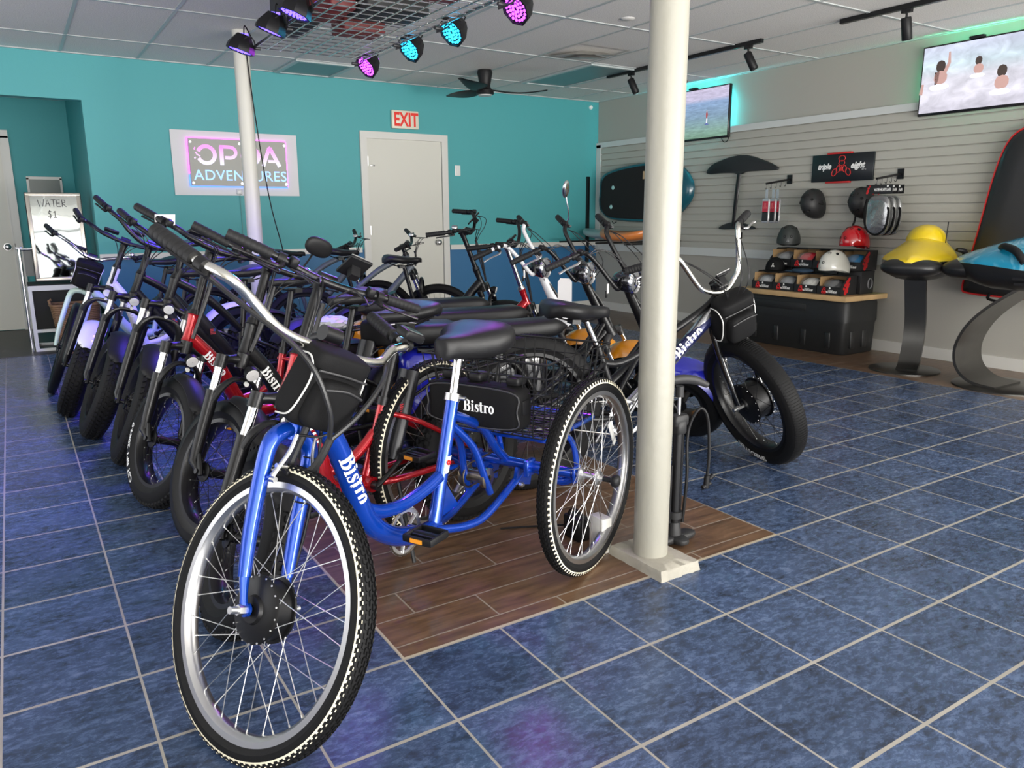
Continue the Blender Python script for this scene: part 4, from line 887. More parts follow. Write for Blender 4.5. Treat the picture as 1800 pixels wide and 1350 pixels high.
# ============================================================ the bikes, front row first
tri, TPm, TS, TA, Tbase = tricycle()
G1 = 'fat tyre e-bikes parked in the front row'
CST = [('CST BFT', 0, 1), ('CST BFT', 0, -1)]
kw = dict(group=G1, wb=1.06, lean=0)
LAB = [
 ('red fat-tyre e-bike right behind the blue tricycle with chrome fork tubes and oval black saddle', (-.287, .455), 198.5, 73.8, dict(R=.282, HA=65, bbx=.54, rack=True, frame=RED, crown_d=.41, top=.81, saddle_z=.87, saddle_x=.33, bar=mkbar(.0, .02), knobs=1, steerm=BLKM, bars_kw=dict(phone=.055, display=0, bell=0))),
 ('black Bistro e-bike second behind the blue tricycle, with a bell and side mirror', (-.227, 1.117), 200, 87.6, dict(R=.282, HA=67.5, rack=True, saddle_x=.28, bar=mkbar(-.062, .018), frame=BLKM, headm=BLKM, knobs=0, tyre=RUBS, crown_d=.416, top=.80, saddle_z=.86, text=[('CST BFT', .60, 1), ('CST BFT', .60, -1)], bars_kw=dict(mirror=1, display=0), hl_z=.01)),
 ('red fat-tyre e-bike with dark mudguard and small round headlight, third behind the blue tricycle', (-.317, 1.696), 198, 88, dict(R=.280, HA=69, rack=True, frame=RED, crown_d=.394, top=.845, saddle_z=.90, bar=mkbar(-.12, .03), text=[('CST BFT 20x4.0', 3.95, 1), ('CST BFT 20x4.0', 3.95, -1)], bars_kw=dict(display=-.1))),
 ('black fat-tyre e-bike with knobbly tyre beside the red one, round chrome headlight', (-.337, 2.391), 196, 72.4, dict(R=.300, w=.064, HA=67, frame=BLKM, knobs=1, style='diamond', crown_d=.505, top=.785, saddle_z=.91, saddle_x=.36, bar=mkbar(-.207, .052), stanch=ALU, hl_z=.035, word=False)),
 ('black fat-tyre e-bike parked between the white-fendered bike and the next black bike', (-.427, 3.014), 195.3, 75.3, dict(R=.300, w=.064, HA=66, frame=BLKM, knobs=1, style='diamond', crown_d=.50, top=.83, saddle_z=.88, saddle_x=.40, bar=mkbar(-.226, .084), stanch=ALU, hl_z=.035, word=False)),
 ('white fat-tyre e-bike with white front mudguard and white head tube in the front row', (-.503, 3.637), 190, 72.7, dict(R=.300, w=.064, HA=66, frame=WHT, knobs=1, style='step', crown_d=.505, top=.835, saddle_z=.86, bar=mkbar(-.172, .026), fenderm=WHT, stanch=ALU, hl_z=.035)),
]
row = []
for lab, hub, th, dd, o in LAB:
    q = dict(kw); q.update(o); row.append(ebike('electric_bike', lab, hub, th, dd, **q))
# paper tag hanging on a bar
def hang_tag(par_S, root, base, off, sz, label, rot=(0, 0, 0)):
    G = Matrix.Translation(root.location) @ root.rotation_euler.to_matrix().to_4x4() @ par_S; p = G @ (V(base)+V(off))
    o = MB(Matrix.Rotation(rot[2], 4, 'Z') @ Matrix.Rotation(rot[0], 4, 'X')).box((0, 0, -sz[1]/2), (sz[0], .0015, sz[1])).obj('paper_tag', PAPER); o.location = p; return tag(o, label, 'tag')
hang_tag(row[2][2], row[2][0], row[2][4], (-.0, -.26, .065), (.085, .045), 'small white paper tag on the handlebar of the red fat-tyre e-bike in the row', (0.2, 0, .3))
t5 = ebike('electric_bike', 'pale mint green bike at the far left end of the row by the mirror board', (-.555, 4.42), 195, 72, G1, frame=MINT, style='step', fork='rigid', lower=MINT, knobs=0, tyre=RUBS, w=.030, R=.330, wb=1.12, fender=False, headlight=False, battery=False, crown_d=.40, top=.66, bar_m=CHR, saddle_z=.88, word=False, rearfender=False, lean=-.04, rear_hub='plain', hub='plain')
handlebar_bag(t5[2], t5[0], t5[4], 'small black bag hanging in front of the mint green bike handlebars', .85, .12, .08)
# bags carried behind the row saddles
# ------------------------------------------------------------ long-fork scooters with thick bench seats
SCB = [(0, .0, 0), (.04, .0, .0), (.072, -.007, .007), (.090, -.10, .12), (.115, -.155, .185), (.165, -.182, .204), (.294, -.288, .162)]
def scooter(label, hub, thd, dd, body, neck, bars_m, mirror=0, rearR=.24, stripe=False, hubw=.075):
    R, w_, wb, HA, rake = .24, hubw, 1.35, 60, .03
    th = radians(thd); k, pf, A0, Sx = steer(wb, R, HA, rake, radians(dd)); Pm, loc = place(wb, R, Sx, hub, th); S = Pm @ Sx
    A = lambda d, f=0, y=0: A0+k*d+pf*f+V((0, y, 0))
    t = empty('electric_scooter', label, 'electric scooter', loc, (0, 0, th), 'long-fork seated scooters parked behind the tricycle')
    wheel(S, t, 'front_tyre', R, w_, wb, R, BLKM, BLKM, 'fat', 0, tyre=RUBS, nsp=10); wheel(Pm, t, 'rear_tyre', R, w_*1.1, 0, R, BLKM, BLKM, 'motor', 0, tyre=RUBS, nsp=10)
    q = MB(S); fw = w_+.03
    q.tube([A(.30, .0, -fw), A(.33, 0, -fw*.6), A(.335, 0, 0), A(.33, 0, fw*.6), A(.30, 0, fw)], [.018, .024, .028, .024, .018], 12, 5)
    for s in (-1, 1): q.cyl(A(.27, 0, s*fw), A(.325, 0, s*fw), .021)
    fk = q.obj('fork', mat('dark grey casting', (.03, .03, .031), .4), t)
    for s in (-1, 1):
        MB(S).cyl(A(.28, 0, s*fw), A(.16, 0, s*fw), .0155).obj('fork_stanchion', CHR, fk)
        q = MB(S); q.tube([A(.20, 0, s*fw), A(.10, 0, s*fw), A(0, rake, s*fw)], [.024, .021, .015], 12); q.obj('fork_leg', BLKM, fk)
    def fender(M, cx, a0, a1, nm, R0=R, ww=w_):
        q = MB(M); rg = []; c0 = V((cx, 0, R0))
        for i in range(21):
            a = radians(a0+(a1-a0)*i/20); hw = ww*1.15*(min(1, .55+i*.2)*min(1, .55+(20-i)*.2)); r_ = []
            for j in range(13): y = -hw+2*hw*j/12; rr = R0+.022-(abs(y)/hw)**2.6*.05; r_.append(c0+V((rr*cos(a), y, rr*sin(a))))
            r_ += [p+(c0-p).normalized()*.004 for p in reversed(r_)]; rg.append(r_)
        q.rings(rg); return q.obj(nm, body, t)
    fender(S, wb, 20, 165, 'front_fender'); fender(Pm, 0, 10, 170, 'rear_fender', R, w_*1.1)
    q = MB(S); q.tube([A(.33), A(.40), A(.55), A(.70)], [.062, .048, .034, .024] if neck is WHT else [.044, .038, .030, .024], 16, 4); q.obj('steering_neck', neck, t)
    # headlight bowl
    p = A(.745, .045); ax = (pf*.8+V((1, 0, -.1))).normalized(); q = MB(S); q.lathe([(.001, -.115), (.03, -.10), (.055, -.055), (.066, 0), (.064, .012)], p, ax, 28); hl = q.obj('headlight', mat('gloss black bowl', (.008, .008, .010), .12, 0, 1), t)
    q = MB(S); q.lathe([(.066, .004), (.068, .014), (.060, .024), (.054, .018)], p, ax, 28); q.lathe([(.022, .022), (.026, .026), (.022, .030), (.018, .024)], p, ax, 24); q.obj('headlight_ring', CHR, hl)
    q = MB(S); q.lathe([(.058, .016), (.040, .022), (.001, .026)], p, ax, 28); q.obj('headlight_lens', mat('smoked lens', (.25, .26, .28), .06, .4), hl)
    base = A(.75, -.01); MB(S).cyl(A(.69), A(.755), .023).obj('bar_clamp', BLKM, t)
    hb = bars(S, t, base, SCB, .0125, bars_m, grip_l=.12, lever_m=ALU, bell=0, display=0, mirror=0, cable_to=A(.36, .03))
    if mirror:
        c = base+V((SCB[-2][1], mirror*SCB[-2][0], SCB[-2][2])); q = MB(S); q.tube([c, c+V((.02, mirror*.01, .05)), c+V((-.01, mirror*.03, .16))], [.006, .004, .004], 8, 4); q.obj('mirror_stalk', CHR, hb)
        q = MB(S); q.sell(c+V((-.015, mirror*.035, .205)), (.014, .036, .052), .9, .8); q.obj('mirror', CHR, hb)
    # frame and deck
    q = MB(Pm); q.tube([A(.44), A(.36, -.05), V((.82, 0, .30)), V((.70, 0, .17)), V((.3, 0, .16)), V((.06, 0, .22))], .026, 14, 5)
    for s in (-1, 1):
        q.tube([A(.42, -.02, s*.02), V((.92, s*.06, .34)), V((.78, s*.11, .17)), V((.35, s*.12, .16)), V((0, s*.12, R))], .014, 10, 5); q.tube([(.5, s*.10, .17), (.30, s*.10, .50), (.0, s*.10, .58), (-.18, s*.09, .60)], .013, 10, 5); q.cyl((0, s*.105, R), (0, s*.135, R), .022)
    fr = q.obj('frame', neck if neck is WHT else BLKM, t)
    q = MB(Pm); q.box((.56, 0, .185), (.42, .24, .04), bev=.015); q.obj('deck', BLKP, t)
    q = MB(Pm); q.sell((.30, 0, .44), (.20, .085, .14), .4, .5, nu=28, nv=14); q.obj('battery_box', mat('gloss black bowl', (.008, .008, .01), .12), t)
    q = MB(Pm); q.sell((-.12, .0, .50), (.14, .12, .10), .6, .7, nu=28, nv=14); q.obj('tail_cowl', body, t)
    for s in (-1, 1): MB(Pm).cyl((.12, s*.125, .26), (.02, s*.125, .55), .014).obj('shock_absorber', CHR, t)
    # bench seat
    q = MB(Pm); rg = []
    for i in range(25):
        u = i/24; xx = -.24+.84*u; e = min(1, (min(u, 1-u)*12)**.5) if 0 < u < 1 else .15; wd = (.115-.035*u)*(.6+.4*e); hh = .045*e*(1+.25*(1-u)); zz = .655+.025*(abs(u-.35)*1.2)**2+.012*(u < .3)
        rg.append([(xx, wd*math.copysign(abs(cos(a))**.5, cos(a)), zz+hh*math.copysign(abs(sin(a))**.6, sin(a))) for a in [2*pi*j/24 for j in range(24)]])
    q.rings(rg); q.obj('bench_seat', LEATH, t)
    q = MB(Pm); q.tube([(-.05, 0, .62), (.1, 0, .60), (.42, 0, .60)], .02, 8); q.obj('seat_pan', BLKP, t)
    if stripe:
        q = MB(Pm); q.box((.62, -.128, .26), (.20, .004, .055)); b_ = q.obj('side_panel', mat('panel off white', (.5, .5, .48), .5), t)
        q = MB(Pm); 
        for j in (0, 1): q.box((.585+.02*j, -.131, .26), (.008, .002, .075), Matrix.Rotation(.35, 3, 'Y'))
        q.obj('panel_stripe', mat('neon orange print', (.9, .13, .01), .5), b_)
        crank(Pm, t, .78, .22, radians(30), .14, .06, BLKM, BLKM, wy=.14); chain(Pm, t, .78, .22, .06, 0, R, .04, -.136, STEEL)
    return t, Pm, S, A, base
sc3 = scooter('black long-fork electric scooter with blue front fender behind the big cream column', (2.225, 1.17), 350, -60, NBLU, BLKM, BLKM, stripe=True)
sc2 = scooter('black long-fork electric scooter with orange fender and a chrome round mirror', (2.37, 1.72), 350, -58, ORG, BLKM, BLKM, mirror=1)
sc1 = scooter('white-necked long-fork electric scooter with orange fender, farthest from the column', (2.43, 2.25), 350, -58, ORG, WHT, WHT)
def fob(root, S, p, label, big=False):
    G = Matrix.Translation(root.location) @ root.rotation_euler.to_matrix().to_4x4() @ S; c = G @ V(p); o = empty('key_fob', label, 'key', c)
    MB().tube([(0, 0, 0), (.002, 0, -.03)], .0012, 6).obj('cord', BLKP, o)
    MB(Matrix.Rotation(.6, 4, 'Z')).box((0, 0, -.055), (.022, .006, .05), bev=.003).obj('tag_plate', PAPER, o); MB(Matrix.Rotation(.6, 4, 'Z')).box((.0, .008, -.085), (.020, .008, .035), bev=.003).obj('remote', BLKP, o)
for sc, lb in ((sc1, 'white-necked scooter'), (sc3, 'black scooter nearest the column')): fob(sc[0], sc[2], sc[4]+V((-.05, -.08, .06)), 'white key tag and black remote hanging from the '+lb)
G_ = Matrix.Translation(sc2[0].location) @ sc2[0].rotation_euler.to_matrix().to_4x4() @ sc2[2]; c = G_ @ (sc2[4]+V((-.05, -.10, .07)))
o = MB(Matrix.Rotation(-.95, 4, 'Z')).prism([(-.042, -.15), (.042, -.15), (.042, -.02), (.028, 0), (-.028, 0), (-.042, -.02)], (0, 0, 0), (1, 0, 0), (0, 0, 1), .002).obj('price_tag', PAPER); o.location = c-V((0, 0, .045)); tag(o, 'large white luggage-style price tag hanging from the scooter with the chrome mirror', 'tag')

# ------------------------------------------------------------ the long fat-wheel cruiser on the right
def cruiser():
    R, w_, wb, HA, rake = .34, .050, 1.20, 68, .045; th = radians(347.5)
    k, pf, A0, Sx = steer(wb, R, HA, rake, radians(-90)); Pm, loc = place(wb, R, Sx, (2.172, .663), th, .35); S = Pm @ Sx
    A = lambda d, f=0, y=0: A0+k*d+pf*f+V((0, y, 0))
    t = empty('electric_cruiser', 'silver Bistro cruiser with high chrome handlebars and huge fat front wheel right of the column', 'electric bike', loc, (0, 0, th))
    wheel(S, t, 'front_tyre', R, w_, wb, R, BLKM, BLKM, 'bigmotor', 3, tyre=RUB, text=[('SPEEDSTER', 4.9, -1)], seg=64); wheel(Pm, t, 'rear_tyre', .35, w_, 0, .35, BLKM, BLKM, 'plain', 3, tyre=RUB, seg=64)
    fw = w_+.025; q = MB(S)
    for s in (-1, 1): q.tube([A(.455, 0, 0), A(.452, 0, s*fw*.45), A(.425, .0, s*fw*.92), A(.36, .004, s*fw*1.05), A(.2, .012, s*fw*1.05), A(0, rake, s*fw)], [.018, .0165, .0165, .0165, .0155, .010], 14, 6)
    fk = q.obj('fork', mat('black chrome', (.05, .05, .052), .12, .9, .8), t)
    q = MB(S)
    for s in (-1, 1): q.cyl(A(0, rake, s*(fw-.03)), A(0, rake, s*(fw+.02)), .013, seg=6); q.cyl(A(0, rake, s*(fw+.015)), A(0, rake, s*(fw+.04)), .010)
    q.obj('axle_nut', STEEL, fk)
    q = MB(S); q.tube([A(.50, .05, .02), A(.44, .09, .02)], .007, 8); q.obj('bag_pin', ALU, fk)
    q = MB(Pm); q.tube([A(.465), A(.475), A(.57), A(.58)], [.026, .023, .023, .026], 18); q.obj('head_tube', mat('frame silver', (.55, .56, .58), .2, .9, .5), t)
    q = MB(Pm); bb = V((.46, 0, .30)); q.tube([A(.55, -.01), V((.86, 0, .76)), V((.50, 0, .56)), V((.36, 0, .55))], .017, 14, 5)
    q.cyl(bb, (.33, 0, .64), .0185); q.cyl(bb-V((0, .045, 0)), bb+V((0, .045, 0)), .027)
    for s in (-1, 1): q.tube([bb+V((-.02, s*.03, 0)), V((.30, s*.075, .31)), V((0, s*.085, .35))], .012, 10, 4); q.tube([(.36, s*.014, .55), (.25, s*.078, .50), (0, s*.085, .35)], .011, 10, 4)
    q2 = MB(Pm); q2.tube([A(.52), V((.80, 0, .62)), bb], [.0284, .0294, .0294], 18, 4); fr = q2.obj('down_tube', mat('frame silver', (.55, .56, .58), .2, .9, .5), t); q.obj('frame', BLKM, t)
    a, b = A(.52)*.9+bb*.1, A(.52)*.25+bb*.75
    q = MB(Pm); q.tube([A(.50)*.93+bb*.07+V((-.0, -.004, -.004)), A(.52)*.35+bb*.65+V((0, -.004, -.004))], .0285, 18); q.obj('frame_panel', mat('frame dark blue', (.02, .025, .10), .25, .4, .6), fr)
    wrap_tube_text(Pm, bistro_geo(), A(.52)*.40+bb*.60+V((0, -.005, -.004)), A(.52)*.90+bb*.10+V((0, -.005, -.004)), .030, .058, (.1, -1, .25), LTXT, fr)
    MB(Pm).cyl((.335, 0, .62), (.275, 0, .745), .0145).obj('seat_post', CHR, t); saddle(Pm, t, .23, .795, .31, .27, .08, tilt=.05)
    crank(Pm, t, bb.x, bb.z, radians(60), .165, .085, ALU, ALU, wy=.06); chain(Pm, t, bb.x, bb.z, .085, 0, .35, .04, -.056, STEEL)
    q = MB(S); tp = .60; base = A(tp, .05); q.cyl(A(.58), A(tp+.01), .019); q.tube([A(tp-.012), base], .017, 12); q.box(base, (.05, .06, .045), bev=.008); q.obj('stem', BLKM, t)
    HB = [(0, .02, -.012), (.03, .018, -.008), (.07, .004, .009), (.112, -.011, .051), (.161, -.071, .185), (.185, -.10, .200), (.245, -.165, .165), (.345, -.229, .142)]
    hb = bars(S, t, base, HB, .0125, mat('nickel chrome bar', (.72, .71, .66), .16, 1), grip_l=.10, lever_m=ALU, bell=0, display=0, grip_r=.018, phone=-.02, cable_to=A(.46, .10), throttle=False)
    handlebar_bag(S, t, base, 'black nylon bag hanging in front of the high chrome handlebars right of the column', .95, .125, .095)
    return t
cruiser()

# ------------------------------------------------------------ bikes in the second row facing the right wall
G2 = 'bikes in the far row facing the right wall'
kb = ebike('electric_bike', 'black curved-frame e-bike with wide handlebars and phone holder near the exit door', (2.36, 3.20), 350, -38, G2, frame=BLKM, R=.29, wb=1.12, crown_d=.42, top=.86, saddle_z=.90, knobs=1, fender=True, bars_kw=dict(phone=.08, bell=-1), word=False, battery=True, hl_z=.01, lean=.04)
jb = ebike('electric_bike', 'red e-bike with tall chrome steering tube, behind the white-necked scooter', (2.42, 2.72), 350, -42, G2, frame=RED, R=.25, w=.045, wb=1.05, crown_d=.34, top=.82, steerm=CHR, saddle_z=.62, knobs=0, tyre=RUBS, headlight=True, word=False, lean=.04, hl_z=-.03, bars_kw=dict(display=.02, bell=0))
lb = ebike('mountain_bike', 'grey mountain bike with brown grips in front of the closed exit door', (2.18, 4.0), 352, -25, G2, 'bicycle', frame=GREY, style='diamond', R=.33, w=.030, wb=1.10, crown_d=.46, top=.70, saddle_z=.93, knobs=2, fender=False, headlight=False, bar=STRAIGHT, battery=False, word=False, rearfender=False, hub='plain', rear_hub='plain', lean=.04, bars_kw=dict(display=0))
mb_ = ebike('mountain_bike', 'dark mountain bike with thin saddle nearest the teal wall', (1.95, 4.70), 352, -30, G2, 'bicycle', frame=GREY, style='diamond', R=.33, w=.028, wb=1.08, crown_d=.46, top=.68, saddle_z=.90, knobs=2, fender=False, headlight=False, bar=STRAIGHT, battery=False, word=False, rearfender=False, hub='plain', rear_hub='plain', lean=.04, bars_kw=dict(display=0))
# bag on the black bike's rack and a wrapped parcel
wl = Matrix.Translation(row[1][0].location) @ row[1][0].rotation_euler.to_matrix().to_4x4() @ row[1][1]
c = wl @ V((.06, .02, .69)); b = empty('rack_bag', 'black rack bag lettered Bistro with pale piping and an eyelet among the front row', 'bag', c); L = Matrix.Translation(-c) @ wl @ Matrix.Translation((.06, .02, .69))
MB(L).sell((0, 0, 0), (.16, .09, .06), .35, .35, nu=40, nv=18).obj('bag_body', BAGM, b, angle=60)
MB(L).tube([(-.15, .088, -.04), (-.06, .092, -.03), (-.05, .092, .03), (.12, .091, .045)], .003, 6, 4).obj('piping', PIPING, b)
q = MB(L); flat_text(q, bistro_geo(), (.01, .0925, .01), (-1, 0, 0), (0, 0, 1), .030); q.obj('bag_lettering', LTXT, b, flat=True)
q = MB(L); q.tube([(.09+.012*cos(a), .092, -.012+.012*sin(a)) for a in [2*pi*j/16 for j in range(16)]], .003, 6, closed=True); q.obj('eyelet', CHR, b)

wl = Matrix.Translation(row[2][0].location) @ row[2][0].rotation_euler.to_matrix().to_4x4() @ row[2][1]
R_ = random.Random(5); q = MB(); rg = []
for i in range(13):
    b = -pi/2+pi*i/12; rg.append([V((.11*cos(b)**.7*cos(a)*(1+R_.uniform(-.10, .10)), .07*cos(b)**.7*sin(a)*(1+R_.uniform(-.12, .12)), .035*sin(b)*(1+R_.uniform(-.1, .2)))) for a in [2*pi*j/26 for j in range(26)]])
q.rings(rg); o = q.obj('plastic_bag', mat('crumpled white plastic', (.62, .64, .66), .3, bump=.8, bscale=40), angle=25); o.location = wl @ V((.10, .0, .665)); tag(o, 'crumpled pale plastic bag lying among the front row bikes on a rear rack', 'bag')
# ============================================================ ceiling things
t = empty('ceiling_fan', 'black three-blade ceiling fan with round light near the teal wall', 'ceiling fan', (3.345, 5.15, CH))
MB().lathe([(.001, 0), (.07, 0), (.075, -.03), (.062, -.10), (.052, -.15), (.06, -.17)], (0, 0, 0), (0, 0, 1), 32).obj('motor_housing', BLKP, t)
MB().lathe([(.06, -.17), (.085, -.19), (.088, -.225), (.07, -.232), (.001, -.234)], (0, 0, 0), (0, 0, 1), 32).obj('hub', BLKP, t)
MB().lathe([(.07, -.231), (.066, -.240), (.001, -.242)], (0, 0, 0), (0, 0, 1), 32).obj('light_lens', mat('frosted lens', (.55, .56, .55), .4), t)
for k in range(3):
    a = radians(-22+120*k); q = MB(Matrix.Rotation(a, 4, 'Z')); rg = []
    for i in range(15):
        u = i/14; r_ = .07+.56*u; wd = .026+.075*sin(pi*min(1, u*1.05+.02))**.8*(1-.35*u) if 0 < i < 14 else .02; tw_ = radians(16-10*u); zz = -.185-.02*sin(u*pi)+.012*u; c0 = .045*sin(u*pi)
        rg.append([(r_, c0+wd*cos(b)*cos(tw_)-.004*sin(b)*sin(tw_), zz+wd*cos(b)*sin(tw_)+.006*sin(b)) for b in [2*pi*j/14 for j in range(14)]])
    q.rings(rg).obj('blade', BLKP, t)
t = empty('ceiling_vent', 'open square ceiling air vent with a drooping pyramid deflector', 'vent', (3.67, 3.985, CH))
VM = mat('vent enamel', (.50, .49, .46), .5); q = MB()
q.rings([[V((sx*h, sy*h, z)) for sx, sy in ((1, 1), (-1, 1), (-1, -1), (1, -1))] for h, z in ((.29, -.004), (.27, -.006), (.20, .03), (.19, .032))], caps=False); q.obj('frame', VM, t)
q = MB(); q.box((0, 0, .036), (.44, .44, .004)); q.obj('duct_opening', mat('duct dark', (.10, .085, .06), .7), t)
q = MB(Matrix.Rotation(.14, 4, 'X') @ Matrix.Rotation(-.08, 4, 'Y')); q.rings([[V((sx*h, sy*h, z)) for sx, sy in ((1, 1), (-1, 1), (-1, -1), (1, -1))] for h, z in ((.235, -.022), (.20, -.016), (.02, .022))], caps=False); q.rings([[V((sx*h, sy*h, z)) for sx, sy in ((1, 1), (-1, 1), (-1, -1), (1, -1))] for h, z in ((.15, -.045), (.12, -.035), (.02, -.003))]); q.obj('deflector', VM, t)
t = tag(MB().lathe([(.001, -.012), (.03, -.012), (.05, -.006), (.055, 0)], (3.20, 2.86, CH), (0, 0, 1), 28).obj('sprinkler_cover', mat('cover white', (.6, .59, .57), .5)), 'round flat white sprinkler cover on the ceiling beside the top of the column', 'sprinkler cover')
def track(y0, y1, heads, label, X=4.565):
    t = empty('track_light', label, 'track light', (X, (y0+y1)/2, CH)); MB().box((0, 0, -.018), (.035, abs(y1-y0), .032)).obj('rail', BLKM, t)
    for y, tx, ty in heads:
        y -= (y0+y1)/2; q = MB(); q.box((0, y, -.045), (.03, .07, .028)); q.cyl((0, y, -.058), (0, y, -.10), .008); q.obj('adapter', BLKM, t)
        d = V((tx, ty, -1)).normalized(); p = V((0, y, -.105)); q = MB(); q.lathe([(.001, -.02), (.030, -.018), (.034, -.008), (.034, .125), (.030, .130), (.028, .122), (.001, .12)], p, d, 24); q.obj('lamp_head', BLKP, t)
track(4.74, 2.78, ((4.38, .30, -.35), (3.72, .30, -.35), (2.92, .30, -.40)), 'black ceiling track with three cylinder spot lamps beside the cream column')
track(2.06, .2, ((1.55, .25, .0), (.6, .25, -.3)), 'black ceiling track with cylinder lamps at the top right, above the larger wall screen')
# ------------------------------------------------------------ hanging wire grid with stage lights
RX0, RX1, RY0, RY1, RZ = .67, 1.41, .85, 3.52, 2.25
t = empty('hanging_wire_grid', 'horizontal chrome wire grid shelf hanging from the ceiling above the bikes', 'wire grid', ((RX0+RX1)/2, (RY0+RY1)/2, RZ)); L = Matrix.Translation(-t.location)
q = MB(L); 
for x in [RX0+(RX1-RX0)*i/9 for i in range(10)]: q.tube([(x, RY0, RZ), (x, RY1, RZ)], .0042, 6)
n = 28
for i in range(n+1): y = RY0+(RY1-RY0)*i/n; q.tube([(RX0, y, RZ+.005), (RX1, y, RZ+.005)], .0038, 6)
q.obj('wire_grid', mat('grid chrome', (.62, .62, .63), .25, 1), t)
q = MB(L)
for x in (RX0, RX1): q.tube([(x, RY0, RZ+.01), (x, RY1, RZ+.01)], .006, 8)
for x in (RX0, RX1):
    for y in (RY0+.3, RY1-.7): q.tube([(x, y, RZ), (x, y, CH)], .0012, 5)
q.obj('hanger_frame', mat('grid chrome', (.62, .62, .63), .25, 1), t)
LC = {'purple': (.55, .06, 1.0), 'cyan': (.02, .55, 1.0), 'blue': (.10, .06, 1.0)}
def parlight(loc, d, col, label, power, side, face=True):
    d = V(d).normalized(); t = empty('stage_light', label, 'stage light', loc)
    q = MB(); q.lathe([(.001, -.075), (.045, -.072), (.055, -.055), (.082, -.012), (.088, .012), (.088, .028), (.080, .030), (.078, .020), (.001, .018)], (0, 0, 0), d, 8); q.obj('housing', BLKP, t, angle=20)
    a, b = basis(d, (0, 0, 1)); q = MB()
    for ring, cnt in ((.018, 6), (.038, 12), (.060, 18)):
        for i in range(cnt): an = 2*pi*i/cnt; c = (a*cos(an)+b*sin(an))*ring; q.cyl(c+d*.018, c+d*.024, .0075, seg=10)
    q.obj('led_lens', mat('led '+col, LC[col], .3, emit=4 if col != 'purple' else 3.5), t)
    q = MB(); q.tube([V((0, 0, .03))+V((0, .088, 0)), V((side*.04, .092, .05)), V((side*.07, .07, .0)), V((side*.07, -.07, .0)), V((side*.04, -.092, .05)), V((0, -.088, .03))], .010, 6, 2, flat=(1, .3)); q.cyl((side*.07, 0, 0), (side*.12, 0, .0), .010); q.obj('bracket', mat('dark grey casting', (.03, .03, .031), .4), t)
    q = MB(); q.box(-d*.078+a*.0, (.05, .004, .012)); q.obj('display_window', mat('led '+col, LC[col]), t)
    q = MB(); q.tube([-d*.07, -d*.10+V((0, 0, .03)), V((side*.08, .03, .06))], .004, 6, 4); q.obj('lead', BLKP, t)
    l = bpy.data.lights.new('led_beam', 'SPOT'); l.energy = power; l.color = LC[col]; l.spot_size = radians(125); l.spot_blend = .8; l.shadow_soft_size = .14
    o = bpy.data.objects.new('led_beam', l); COL.objects.link(o); o.parent = t; o.location = d*.05; o.rotation_euler = d.to_track_quat('-Z', 'Y').to_euler()
parlight((1.475, 3.60, 2.235), (-.8, -.15, -.62), 'purple', 'round stage light glowing purple at the far corner of the wire grid', 42, -1)
parlight((1.485, 2.92, 2.235), (-.8, -.15, -.62), 'cyan', 'round stage light glowing cyan, second from the far corner of the wire grid', 20, -1)
parlight((1.495, 2.38, 2.235), (-.8, -.15, -.62), 'cyan', 'round stage light glowing cyan, third from the far corner and nearer the column', 20, -1)
parlight((1.53, 1.76, 2.235), (-.8, -.10, -.62), 'purple', 'round stage light glowing purple, cut off by the top edge of the photo', 42, -1)
parlight((.585, 3.50, 2.245), (-.30, .12, -1), 'blue', 'black stage light seen from behind in front of the top of the rear pole', 95, 1)
parlight((.60, 2.88, 2.245), (-.35, .20, -1), 'blue', 'black stage light seen from behind, next to the equipment case on the wire grid', 95, 1)
parlight((.60, 2.44, 2.245), (-.35, .10, -1), 'blue', 'black stage light seen from behind at the very top edge of the photo', 80, 1)
CASE = mat('speaker black', (.015, .016, .017), .6)
def case(c, s, label, m=CASE):
    o = MB().box((0, 0, s[2]/2), s, bev=.01).obj('equipment_case', m); o.location = c; return tag(o, label, 'case')
z_ = RZ+.012
case((.76, 2.95, z_), (.16, .42, .20), 'black equipment case lying at the left edge on top of the hanging wire grid')
case((1.10, 2.4, z_), (.36, .30, .12), 'dark box near the middle on top of the hanging wire grid')
case((.83, 2.52, z_), (.14, .34, .13), 'dark red box between the black cases on the hanging wire grid', mat('dark red case', (.16, .012, .012), .5))
case((1.13, 1.82, z_), (.30, .36, .13), 'dark red box nearest the camera on the hanging wire grid', mat('dark red case', (.16, .012, .012), .5))
case((1.12, 2.88, z_), (.26, .22, .10), 'black and red case far along the hanging wire grid', mat('dark red case', (.16, .012, .012), .5))
